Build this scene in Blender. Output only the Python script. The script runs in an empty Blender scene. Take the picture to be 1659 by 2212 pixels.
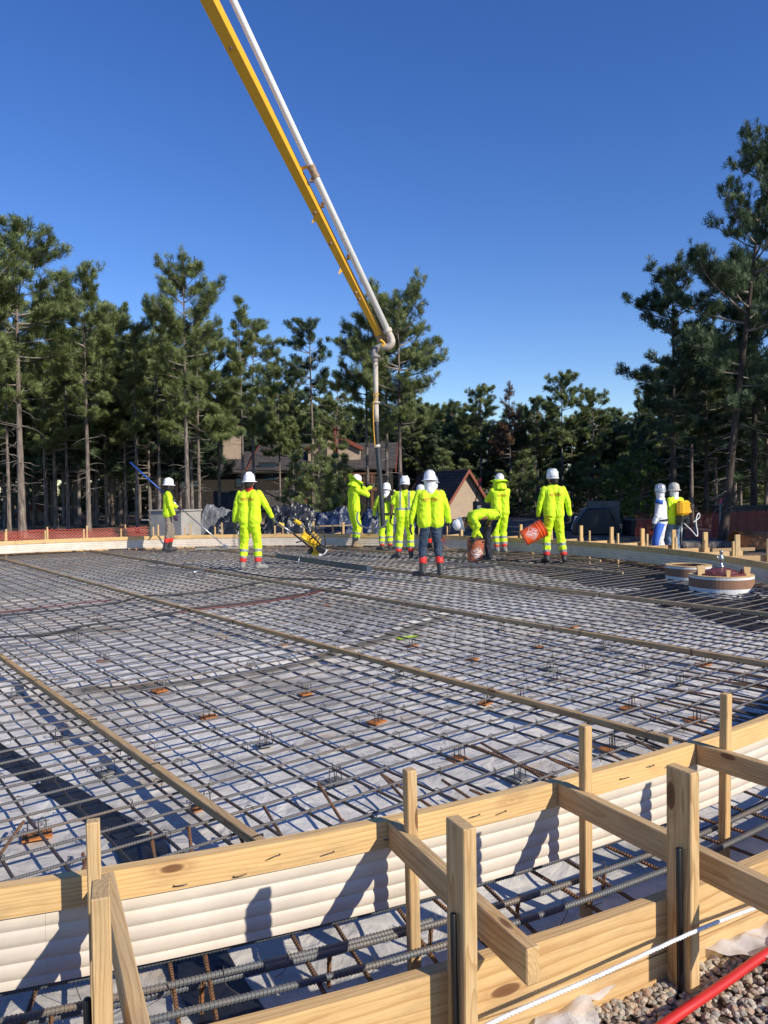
import bpy, bmesh, math, random
from math import sin, cos, pi, radians, sqrt, atan2, hypot
from mathutils import Vector, Matrix, noise
from mathutils.bvhtree import BVHTree
random.seed(7)
C = bpy.context.scene.collection
sc = bpy.context.scene
V = Vector

# ------------------------------------------------------------------ camera
CAM_Z = 1.09
F = 1660.0                       # focal length in pixels of a 1659 x 2212 picture
pitch = math.atan(46.0/F); roll = 0.013
fwd = V((0, cos(pitch), -sin(pitch)))
rt0 = V((1, 0, 0)); up0 = rt0.cross(fwd)
rt = (rt0*cos(roll) - up0*sin(roll)); up = (up0*cos(roll) + rt0*sin(roll))
camd = bpy.data.cameras.new("camera"); cam = bpy.data.objects.new("camera", camd); C.objects.link(cam)
camd.sensor_fit = 'VERTICAL'; camd.sensor_height = 24.0; camd.lens = 24.0*F/2212.0
camd.clip_start = 0.05; camd.clip_end = 3000
M = Matrix((rt, up, -fwd)).transposed().to_4x4(); M.translation = V((0, 0, CAM_Z))
cam.matrix_world = M
sc.camera = cam
def ray(x, y):
    return fwd + rt*((x-829.5)/F) + up*((1106.0-y)/F)
def W(x, y, z):                  # point of the horizontal plane z seen at picture point x, y
    r = ray(x, y); t = (z-CAM_Z)/r.z
    return V((r.x*t, r.y*t, z))
def P(x, y, Y):                  # point at distance Y in front
    r = ray(x, y); t = Y/r.y
    return V((r.x*t, Y, CAM_Z+r.z*t))

# ------------------------------------------------------------------ sun, sky, exposure
SUN_EL, SUN_AZ = radians(30), atan2(-0.62, 0.78)      # towards the sun: behind and to the right
tosun = V((cos(SUN_EL)*cos(SUN_AZ), cos(SUN_EL)*sin(SUN_AZ), sin(SUN_EL)))
world = bpy.data.worlds.new("World"); sc.world = world; world.use_nodes = True
wn = world.node_tree; wn.nodes.clear()
sky = wn.nodes.new('ShaderNodeTexSky'); sky.sky_type = 'NISHITA'; sky.sun_disc = False
sky.sun_elevation = SUN_EL; sky.sun_rotation = pi/2 - SUN_AZ
sky.altitude = 2300; sky.air_density = 1.3; sky.dust_density = 0.0; sky.ozone_density = 3.0
bg = wn.nodes.new('ShaderNodeBackground'); bg.inputs[1].default_value = 0.148
wo = wn.nodes.new('ShaderNodeOutputWorld')
hs = wn.nodes.new('ShaderNodeHueSaturation'); hs.inputs['Saturation'].default_value = 1.27; hs.inputs['Hue'].default_value = 0.5175
wn.links.new(sky.outputs[0], hs.inputs['Color']); wn.links.new(hs.outputs[0], bg.inputs[0]); wn.links.new(bg.outputs[0], wo.inputs[0])
sl = bpy.data.lights.new("sun", 'SUN'); sl.energy = 5.0; sl.angle = radians(0.53); sl.color = (1.0, 0.92, 0.79)
so = bpy.data.objects.new("sun", sl); C.objects.link(so)
so.rotation_euler = tosun.to_track_quat('Z', 'Y').to_euler()
sc.view_settings.view_transform = 'Standard'; sc.view_settings.look = 'None'
sc.view_settings.exposure = 0.10; sc.view_settings.gamma = 1.0; sc.view_settings.use_curve_mapping = False
sc.cycles.max_bounces = 8; sc.cycles.transparent_max_bounces = 16
sc.cycles.use_denoising = True

# ------------------------------------------------------------------ materials
MATS = {}
def nm(name):
    m = bpy.data.materials.new(name); m.use_nodes = True; MATS[name] = m
    t = m.node_tree; b = t.nodes['Principled BSDF']
    return m, t, b
def node(t, typ, **kw):
    n = t.nodes.new(typ)
    for k, v in kw.items(): setattr(n, k, v)
    return n
def mapping(t, src, scale, loc=(0, 0, 0)):
    mp = node(t, 'ShaderNodeMapping'); mp.inputs['Scale'].default_value = scale; mp.inputs['Location'].default_value = loc
    t.links.new(src, mp.inputs['Vector']); return mp.outputs[0]
def noise_t(t, vec, scale, detail=4, rough=0.6, dist=0.0):
    n = node(t, 'ShaderNodeTexNoise'); n.inputs['Scale'].default_value = scale; n.inputs['Detail'].default_value = detail
    n.inputs['Roughness'].default_value = rough; n.inputs['Distortion'].default_value = dist
    if vec is not None: t.links.new(vec, n.inputs['Vector'])
    return n.outputs['Fac']
def ramp(t, fac, stops):
    r = node(t, 'ShaderNodeValToRGB'); cr = r.color_ramp
    while len(cr.elements) < len(stops): cr.elements.new(0.5)
    for e, (p, c) in zip(cr.elements, stops):
        e.position = p; e.color = (c[0], c[1], c[2], 1) if not isinstance(c, (int, float)) else (c, c, c, 1)
    t.links.new(fac, r.inputs[0]); return r.outputs[0]
def mixc(t, fac, a, b, typ='MIX'):
    m = node(t, 'ShaderNodeMix', data_type='RGBA', blend_type=typ)
    if isinstance(fac, (int, float)): m.inputs[0].default_value = fac
    else: t.links.new(fac, m.inputs[0])
    for s, v in ((6, a), (7, b)):
        if isinstance(v, tuple): m.inputs[s].default_value = (v[0], v[1], v[2], 1)
        else: t.links.new(v, m.inputs[s])
    return m.outputs[2]
def bump(t, b, h, strength=0.3, dist=0.01):
    n = node(t, 'ShaderNodeBump'); n.inputs['Strength'].default_value = strength; n.inputs['Distance'].default_value = dist
    t.links.new(h, n.inputs['Height']); t.links.new(n.outputs[0], b.inputs['Normal'])
def objc(t):
    return node(t, 'ShaderNodeTexCoord').outputs['Object']
def mat(name, col, rough=0.6, metal=0.0, var=0.25, scale=6.0, bmp=0.15, bscale=30.0, bdist=0.004, spec=None):
    """plain surface with mottling, so nothing is perfectly even"""
    if name in MATS: return MATS[name]
    m, t, b = nm(name); o = objc(t)
    n = noise_t(t, o, scale, 5)
    lo = tuple(c*(1-var) for c in col); hi = tuple(min(1, c*(1+var)) for c in col)
    t.links.new(ramp(t, n, [(0.3, lo), (0.7, hi)]), b.inputs['Base Color'])
    b.inputs['Roughness'].default_value = rough; b.inputs['Metallic'].default_value = metal
    if spec is not None: b.inputs['Specular IOR Level'].default_value = spec
    if name.startswith('hivis'):
        sp_ = ramp(t, noise_t(t, o, 11, 6, 0.75), [(0.62, 0.0), (0.74, 0.25)]); rc = t.nodes.get('Color Ramp'); base_ = b.inputs['Base Color'].links[0].from_socket
        t.links.new(mixc(t, sp_, base_, (0.42, 0.48, 0.16)), b.inputs['Base Color'])
    if bmp: bump(t, b, noise_t(t, o, bscale, 3), bmp, bdist)
    return m
def m_wood(name, c1, c2, knots=True):
    m, t, b = nm(name)
    a = node(t, 'ShaderNodeAttribute'); a.attribute_name = 'gc'; g = a.outputs['Vector']
    warp = noise_t(t, mapping(t, g, (0.7, 6, 6)), 1.0, 3, 0.55)
    add = node(t, 'ShaderNodeVectorMath', operation='SCALE'); 
    cmb = node(t, 'ShaderNodeCombineXYZ'); t.links.new(warp, cmb.inputs[1]); t.links.new(warp, cmb.inputs[2])
    t.links.new(cmb.outputs[0], add.inputs[0]); add.inputs['Scale'].default_value = 0.148
    ad2 = node(t, 'ShaderNodeVectorMath', operation='ADD'); t.links.new(g, ad2.inputs[0]); t.links.new(add.outputs[0], ad2.inputs[1])
    w = node(t, 'ShaderNodeTexWave', wave_type='RINGS', rings_direction='X', wave_profile='SAW')
    w.inputs['Scale'].default_value = 24; w.inputs['Distortion'].default_value = 0.25; w.inputs['Detail'].default_value = 1; w.inputs['Detail Scale'].default_value = 1.0
    t.links.new(mapping(t, ad2.outputs[0], (0.03, 1, 1)), w.inputs['Vector'])
    ring = ramp(t, w.outputs['Fac'], [(0.0, 0.0), (0.6, 0.2), (0.92, 0.95), (1.0, 0.05)])
    fine = noise_t(t, mapping(t, g, (6, 160, 160)), 1.0, 3, 0.6)
    col = mixc(t, ring, c1, c2)
    col = mixc(t, ramp(t, fine, [(0.35, 0.0), (0.7, 0.5)]), col, tuple(x*0.72 for x in c2))
    big = noise_t(t, mapping(t, g, (0.8, 2, 2)), 1.0, 2)
    col = mixc(t, ramp(t, big, [(0.35, 0.0), (0.75, 0.45)]), col, (c1[0]*1.05, c1[1]*0.93, c1[2]*0.75))
    st = noise_t(t, mapping(t, g, (2.2, 7, 7), (5, 5, 5)), 1.0, 5, 0.7)
    col = mixc(t, ramp(t, st, [(0.52, 0.0), (0.68, 0.38)]), col, (0.24, 0.19, 0.13))
    info = node(t, 'ShaderNodeObjectInfo'); tn = ramp(t, info.outputs['Random'], [(0.0, (1.0, 1.0, 1.0)), (0.5, (0.86, 0.83, 0.80)), (1.0, (1.0, 0.92, 0.80))]); col = mixc(t, 1.0, col, tn, 'MULTIPLY')
    if knots:
        v = node(t, 'ShaderNodeTexVoronoi'); v.inputs['Scale'].default_value = 1.0; v.inputs['Randomness'].default_value = 1.0
        t.links.new(mapping(t, g, (2.6, 7, 7)), v.inputs['Vector'])
        kn = ramp(t, v.outputs['Distance'], [(0.0, 1.0), (0.10, 0.9), (0.13, 0.0)])
        col = mixc(t, kn, col, (0.16, 0.07, 0.03))
        kn2 = ramp(t, v.outputs['Distance'], [(0.12, 0.0), (0.15, 0.45), (0.26, 0.0)])
        col = mixc(t, kn2, col, (0.42, 0.22, 0.09))
    t.links.new(col, b.inputs['Base Color']); b.inputs['Roughness'].default_value = 0.72
    b.inputs['Specular IOR Level'].default_value = 0.25
    bump(t, b, fine, 0.25, 0.002)
    return m
m_wood('timber', (0.74, 0.55, 0.30), (0.46, 0.28, 0.12))
m_wood('timber_pale', (0.80, 0.60, 0.33), (0.56, 0.36, 0.15))
m_wood('timber_old', (0.60, 0.43, 0.23), (0.36, 0.22, 0.10))
m_wood('timber_grey', (0.55, 0.42, 0.25), (0.32, 0.21, 0.12))
def m_steel(name, c1, c2, ribs=0.0, rough=0.42, metal=0.75):
    m, t, b = nm(name); o = objc(t)
    n = noise_t(t, mapping(t, o, (1.5, 14, 14)), 1.0, 5, 0.7)
    info = node(t, 'ShaderNodeObjectInfo')
    rs = node(t, 'ShaderNodeMath', operation='MULTIPLY'); rs.inputs[1].default_value = 0.28; t.links.new(info.outputs['Random'], rs.inputs[0])
    ad = node(t, 'ShaderNodeMath', operation='ADD'); t.links.new(rs.outputs[0], ad.inputs[0]); t.links.new(n, ad.inputs[1])
    t.links.new(ramp(t, ad.outputs[0], [(0.62, c1), (0.92, c2)]), b.inputs['Base Color'])
    b.inputs['Roughness'].default_value = rough; b.inputs['Metallic'].default_value = metal
    if ribs:
        w = node(t, 'ShaderNodeTexWave', bands_direction='X'); w.inputs['Scale'].default_value = ribs; w.inputs['Distortion'].default_value = 0
        mp = node(t, 'ShaderNodeMapping'); mp.inputs['Rotation'].default_value = (0, 0, radians(25)); t.links.new(o, mp.inputs['Vector'])
        t.links.new(mp.outputs[0], w.inputs['Vector']); bump(t, b, w.outputs['Fac'], 1.0, 0.003)
    return m
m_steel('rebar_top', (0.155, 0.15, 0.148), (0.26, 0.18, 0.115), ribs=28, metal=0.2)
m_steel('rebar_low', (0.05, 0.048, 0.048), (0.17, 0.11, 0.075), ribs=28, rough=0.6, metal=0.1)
m_steel('rebar_thick', (0.13, 0.14, 0.15), (0.22, 0.17, 0.12), rough=0.6, metal=0.25)
m_steel('rebar_rust', (0.16, 0.09, 0.05), (0.30, 0.13, 0.045), ribs=30, rough=0.75, metal=0.2)
mat('galv', (0.45, 0.46, 0.47), 0.35, 0.9, 0.15)
mat('rust_plate', (0.42, 0.15, 0.035), 0.8, 0.0, 0.35, 12)
mat('grey_plate', (0.16, 0.165, 0.16), 0.7, 0.0, 0.3, 12)
mat('wire', (0.10, 0.09, 0.085), 0.5, 0.6, 0.3)
mat('black_plastic', (0.015, 0.015, 0.016), 0.4, 0, 0.3)
mat('rubber', (0.03, 0.03, 0.032), 0.65, 0, 0.4, 10)
mat('concrete_splash', (0.3, 0.3, 0.28), 0.9)
mat('rubber_red', (0.10, 0.030, 0.026), 0.5, 0, 0.35, 4)
mat('pvc_white', (0.64, 0.56, 0.46), 0.55, 0, 0.13, 4.5, 0.2, 25, 0.003)
mat('pad_white', (0.70, 0.71, 0.70), 0.6, 0, 0.1)
mat('concrete', (0.36, 0.34, 0.31), 0.85, 0, 0.18, 2.5)
mat('red_hose', (0.55, 0.022, 0.018), 0.45, 0, 0.12, 8)
mat('boom_white', (0.72, 0.72, 0.70), 0.4, 0, 0.10, 3.0)
mat('tool_yellow', (0.80, 0.50, 0.02), 0.4, 0, 0.1)
mat('bucket_orange', (0.80, 0.10, 0.018), 0.38, 0, 0.08, 8)
mat('bucket_dusty', (0.40, 0.11, 0.055), 0.6, 0, 0.2, 12)
mat('lettering_white', (0.78, 0.74, 0.70), 0.5, 0, 0.1)
mat('lettering_orange', (0.62, 0.20, 0.02), 0.7, 0, 0.15)
mat('hivis', (0.58, 0.84, 0.012), 0.75, 0, 0.07, 3, 0.3, 18, 0.01)
mat('hivis_dusty', (0.50, 0.74, 0.03), 0.8, 0, 0.14, 5, 0.3, 18, 0.01)
mat('denim', (0.035, 0.055, 0.09), 0.85, 0, 0.35, 8)
mat('navy', (0.012, 0.016, 0.03), 0.8, 0, 0.3, 8)
mat('khaki', (0.22, 0.18, 0.14), 0.85, 0, 0.15, 8)
mat('reflective', (0.26, 0.28, 0.28), 0.5, 0, 0.1)
mat('skin', (0.34, 0.17, 0.10), 0.55, 0, 0.1)
mat('skin_dark', (0.20, 0.10, 0.06), 0.55, 0, 0.1)
mat('hair', (0.02, 0.014, 0.010), 0.7, 0, 0.3)
mat('glove', (0.035, 0.035, 0.035), 0.75, 0, 0.3, 15)
mat('glove_green', (0.09, 0.10, 0.06), 0.75, 0, 0.3, 15)
mat('glove_purple', (0.05, 0.018, 0.05), 0.75, 0, 0.3, 15)
mat('boot_black', (0.035, 0.037, 0.038), 0.55, 0, 0.5, 10)
mat('boot_dusty', (0.24, 0.23, 0.21), 0.8, 0, 0.3, 12)
mat('boot_tan', (0.28, 0.20, 0.12), 0.8, 0, 0.3, 12)
mat('tape_red', (0.75, 0.035, 0.02), 0.35, 0, 0.12, 20)
mat('cloth_white', (0.74, 0.74, 0.76), 0.75, 0, 0.05)
mat('cloth_black', (0.012, 0.012, 0.013), 0.85, 0, 0.3)
mat('cloth_red', (0.5, 0.02, 0.02), 0.8, 0, 0.2)
mat('cloth_blue', (0.03, 0.12, 0.5), 0.75, 0, 0.1)
mat('jeans_light', (0.14, 0.22, 0.33), 0.85, 0, 0.2, 10)
mat('hat_white', (0.80, 0.80, 0.82), 0.3, 0, 0.06)
mat('hat_silver', (0.50, 0.52, 0.56), 0.3, 0.4, 0.15)
mat('hat_dusty', (0.50, 0.48, 0.42), 0.55, 0, 0.25, 14)
mat('pack_yellow', (0.85, 0.42, 0.01), 0.4, 0, 0.08)
mat('stucco', (0.42, 0.32, 0.23), 0.9, 0, 0.08, 3)
mat('stucco_shaded', (0.022, 0.017, 0.013), 0.9, 0, 0.12, 3)  # house walls under trees: the shade is put into this dark colour
mat('fascia', (0.22, 0.055, 0.03), 0.6, 0, 0.15)
mat('window_glass', (0.03, 0.05, 0.07), 0.08, 0, 0.2, bmp=0)
mat('car_paint', (0.05, 0.055, 0.065), 0.25, 0.3, 0.1, bmp=0)
mat('car_paint_pale', (0.42, 0.44, 0.48), 0.25, 0.3, 0.1, bmp=0)
mat('culvert', (0.30, 0.10, 0.02), 0.55, 0, 0.3, 3)
mat('galv_dark', (0.20, 0.21, 0.22), 0.5, 0.3, 0.2)
mat('blade_grey', (0.12, 0.125, 0.11), 0.6, 0.2, 0.25)
mat('paint_blue', (0.02, 0.09, 0.42), 0.35, 0, 0.15)
mat('tarp_blue', (0.010, 0.022, 0.065), 0.42, 0, 0.35, 3, 0.6, 5, 0.05)
mat('tarp_black', (0.016, 0.018, 0.024), 0.33, 0, 0.5, 3, 0.6, 6, 0.05)
mat('tarp_silver', (0.15, 0.155, 0.16), 0.4, 0.0, 0.3, 3, 0.6, 6, 0.05)
def special_mats():
    # shingles
    m, t, b = nm('shingles'); o = objc(t)
    br = node(t, 'ShaderNodeTexBrick'); br.inputs['Scale'].default_value = 1.0; br.inputs['Brick Width'].default_value = 0.55; br.inputs['Row Height'].default_value = 0.22
    br.inputs['Mortar Size'].default_value = 0.03; br.inputs['Color1'].default_value = (0.055, 0.047, 0.042, 1); br.inputs['Color2'].default_value = (0.095, 0.08, 0.07, 1); br.inputs['Mortar'].default_value = (0.03, 0.025, 0.02, 1)
    a = node(t, 'ShaderNodeAttribute'); a.attribute_name = 'gc'; t.links.new(a.outputs['Vector'], br.inputs['Vector'])
    t.links.new(br.outputs['Color'], b.inputs['Base Color']); b.inputs['Roughness'].default_value = 0.9
    # ground: dirt, needles, patches
    m, t, b = nm('soil'); o = objc(t)
    c = ramp(t, noise_t(t, o, 0.6, 8, 0.65), [(0.3, (0.10, 0.075, 0.05)), (0.55, (0.20, 0.145, 0.10)), (0.75, (0.28, 0.22, 0.16))])
    f2 = ramp(t, noise_t(t, o, 9, 6, 0.7), [(0.4, 0.45), (0.65, 1.0)])
    t.links.new(mixc(t, 0.8, c, f2, 'MULTIPLY'), b.inputs['Base Color']); b.inputs['Roughness'].default_value = 0.95
    bump(t, b, noise_t(t, o, 14, 6), 0.7, 0.04)
    # pebbles
    m, t, b = nm('pebble')
    info = node(t, 'ShaderNodeAttribute'); info.attribute_name = 'rnd'
    c = ramp(t, info.outputs['Fac'], [(0.0, (0.42, 0.27, 0.18)), (0.3, (0.50, 0.40, 0.28)), (0.55, (0.36, 0.33, 0.28)), (0.8, (0.58, 0.50, 0.39)), (1.0, (0.25, 0.26, 0.23))])
    o = objc(t); f2 = ramp(t, noise_t(t, o, 60, 4), [(0.35, 0.7), (0.65, 1.1)])
    t.links.new(mixc(t, 0.8, c, f2, 'MULTIPLY'), b.inputs['Base Color']); b.inputs['Roughness'].default_value = 0.8
    # plastic sheet under the steel
    m, t, b = nm('sheet'); o = objc(t)
    big = noise_t(t, o, 0.55, 5, 0.6)
    c = ramp(t, big, [(0.32, (0.44, 0.41, 0.355)), (0.47, (0.62, 0.585, 0.53)), (0.66, (0.80, 0.765, 0.705))])
    grime = ramp(t, noise_t(t, o, 7, 6, 0.7), [(0.34, 0.62), (0.52, 1.0)])
    c = mixc(t, 0.8, c, grime, 'MULTIPLY')
    ru = ramp(t, noise_t(t, mapping(t, o, (1, 1, 1), (31, 7, 0)), 2.2, 4, 0.6), [(0.60, 0.0), (0.70, 0.6)])
    c = mixc(t, ru, c, (0.42, 0.27, 0.12))
    ru = ramp(t, noise_t(t, mapping(t, o, (1, 1, 1), (3, 17, 0)), 0.5, 4, 0.6), [(0.62, 0.0), (0.72, 0.7)])
    c = mixc(t, ru, c, (0.20, 0.18, 0.15))
    t.links.new(c, b.inputs['Base Color']); b.inputs['Roughness'].default_value = 0.55
    h = noise_t(t, o, 5, 5, 0.5, 1.0); bump(t, b, h, 0.8, 0.035)
    # damp brown stain with ragged edges
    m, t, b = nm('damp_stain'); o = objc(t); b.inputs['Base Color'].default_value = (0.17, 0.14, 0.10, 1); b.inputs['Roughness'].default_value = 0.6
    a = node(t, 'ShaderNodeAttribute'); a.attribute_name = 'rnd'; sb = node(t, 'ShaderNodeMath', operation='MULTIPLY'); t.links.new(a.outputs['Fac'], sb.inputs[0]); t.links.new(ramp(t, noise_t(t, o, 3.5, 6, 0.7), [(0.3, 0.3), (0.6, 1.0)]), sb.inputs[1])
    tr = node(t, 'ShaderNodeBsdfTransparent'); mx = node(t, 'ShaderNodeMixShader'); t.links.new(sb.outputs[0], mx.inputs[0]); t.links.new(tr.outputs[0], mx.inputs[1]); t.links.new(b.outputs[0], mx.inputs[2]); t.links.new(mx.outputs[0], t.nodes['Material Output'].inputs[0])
    # clear crumpled film
    m, t, b = nm('film'); o = objc(t)
    b.inputs['Base Color'].default_value = (0.72, 0.69, 0.66, 1); b.inputs['Roughness'].default_value = 0.22
    tr = node(t, 'ShaderNodeBsdfTransparent'); mx = node(t, 'ShaderNodeMixShader'); mx.inputs[0].default_value = 0.72
    t.links.new(tr.outputs[0], mx.inputs[1]); t.links.new(b.outputs[0], mx.inputs[2]); t.links.new(mx.outputs[0], t.nodes['Material Output'].inputs[0])
    bump(t, b, noise_t(t, o, 18, 4), 0.5, 0.01)
    # pine bark
    m, t, b = nm('bark'); o = objc(t)
    n = noise_t(t, mapping(t, o, (9, 9, 1.6)), 1.0, 6, 0.7)
    info = node(t, 'ShaderNodeObjectInfo')
    ca = ramp(t, n, [(0.35, (0.05, 0.038, 0.03)), (0.52, (0.20, 0.155, 0.125)), (0.7, (0.34, 0.26, 0.20))])
    cb = ramp(t, n, [(0.35, (0.045, 0.04, 0.035)), (0.52, (0.19, 0.165, 0.145)), (0.7, (0.34, 0.31, 0.275))])
    t.links.new(mixc(t, info.outputs['Random'], ca, cb), b.inputs['Base Color']); b.inputs['Roughness'].default_value = 0.95
    bump(t, b, n, 1.0, 0.05)
    m, t, b = nm('bark_dark'); o = objc(t); n = noise_t(t, mapping(t, o, (9, 9, 1.6)), 1.0, 6, 0.7)  # darker copy of the bark: shade on the right-hand pines painted in
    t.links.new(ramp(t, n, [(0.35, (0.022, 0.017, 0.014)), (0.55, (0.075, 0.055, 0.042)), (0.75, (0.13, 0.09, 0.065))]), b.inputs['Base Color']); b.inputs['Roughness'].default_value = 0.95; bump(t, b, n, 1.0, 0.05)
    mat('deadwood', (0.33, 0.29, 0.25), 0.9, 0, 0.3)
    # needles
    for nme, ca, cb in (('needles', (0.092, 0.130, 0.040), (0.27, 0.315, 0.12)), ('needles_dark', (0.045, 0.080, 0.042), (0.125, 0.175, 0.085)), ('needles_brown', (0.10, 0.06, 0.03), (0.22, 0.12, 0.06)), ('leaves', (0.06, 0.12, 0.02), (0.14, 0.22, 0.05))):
        m, t, b = nm(nme)
        a = node(t, 'ShaderNodeAttribute'); a.attribute_name = 'rnd'
        t.links.new(ramp(t, a.outputs['Fac'], [(0.0, ca), (1.0, cb)]), b.inputs['Base Color'])
        b.inputs['Roughness'].default_value = 0.5; b.inputs['Specular IOR Level'].default_value = 0.3
        tl = node(t, 'ShaderNodeBsdfTranslucent'); t.links.new(ramp(t, a.outputs['Fac'], [(0.0, ca), (1.0, cb)]), tl.inputs[0])
        mx = node(t, 'ShaderNodeMixShader'); mx.inputs[0].default_value = 0.22
        t.links.new(b.outputs[0], mx.inputs[1]); t.links.new(tl.outputs[0], mx.inputs[2]); t.links.new(mx.outputs[0], t.nodes['Material Output'].inputs[0])
    # safety net
    m, t, b = nm('safety_net'); a = node(t, 'ShaderNodeAttribute'); a.attribute_name = 'gc'
    b.inputs['Base Color'].default_value = (0.60, 0.09, 0.05, 1); b.inputs['Roughness'].default_value = 0.5
    outs = []
    for ang in (35, -35):
        mp = node(t, 'ShaderNodeMapping'); mp.inputs['Rotation'].default_value = (0, 0, radians(ang)); t.links.new(a.outputs['Vector'], mp.inputs['Vector'])
        w = node(t, 'ShaderNodeTexWave', bands_direction='Y'); w.inputs['Scale'].default_value = 5.2; t.links.new(mp.outputs[0], w.inputs['Vector']); outs.append(w.outputs['Fac'])
    mxm = node(t, 'ShaderNodeMath', operation='MAXIMUM'); t.links.new(outs[0], mxm.inputs[0]); t.links.new(outs[1], mxm.inputs[1])
    g = node(t, 'ShaderNodeMath', operation='GREATER_THAN'); g.inputs[1].default_value = 0.90; t.links.new(mxm.outputs[0], g.inputs[0])
    tr = node(t, 'ShaderNodeBsdfTransparent'); mx = node(t, 'ShaderNodeMixShader')
    t.links.new(g.outputs[0], mx.inputs[0]); t.links.new(tr.outputs[0], mx.inputs[1]); t.links.new(b.outputs[0], mx.inputs[2]); t.links.new(mx.outputs[0], t.nodes['Material Output'].inputs[0])
special_mats()
for a_ in (('net_cord', (0.5, 0.07, 0.04), 0.6), ('coupling_pale', (0.55, 0.52, 0.45), 0.6), ('pipe_dusty', (0.52, 0.46, 0.38), 0.7), ('pipe_grey', (0.27, 0.25, 0.23), 0.7)): mat(*a_)
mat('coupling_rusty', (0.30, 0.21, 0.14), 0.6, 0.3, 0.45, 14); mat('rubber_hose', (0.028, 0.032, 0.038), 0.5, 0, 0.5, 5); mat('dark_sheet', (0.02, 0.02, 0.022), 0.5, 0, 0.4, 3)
mat('fascia_wood', (0.16, 0.07, 0.035), 0.7); mat('concrete_dark', (0.13, 0.13, 0.13), 0.85); mat('pink_ribbon', (0.6, 0.08, 0.15), 0.7)
mat('limb_bark', (0.22, 0.19, 0.165), 0.9, 0, 0.35)

def worn(name, base, chip, thr):
    m, t, b = nm(name); o = objc(t); ch = ramp(t, noise_t(t, o, 5.0, 6, 0.75), [(thr, 0.0), (thr+0.03, 1.0)])
    c = mixc(t, ch, mixc(t, noise_t(t, o, 1.2, 4), base, tuple(x*0.85 for x in base)), chip)
    t.links.new(c, b.inputs['Base Color']); b.inputs['Roughness'].default_value = 0.42
worn('boom_white_worn', (0.86, 0.85, 0.82), (0.16, 0.13, 0.11), 0.66)
worn('boom_yellow', (0.80, 0.40, 0.015), (0.22, 0.09, 0.03), 0.70)

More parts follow.
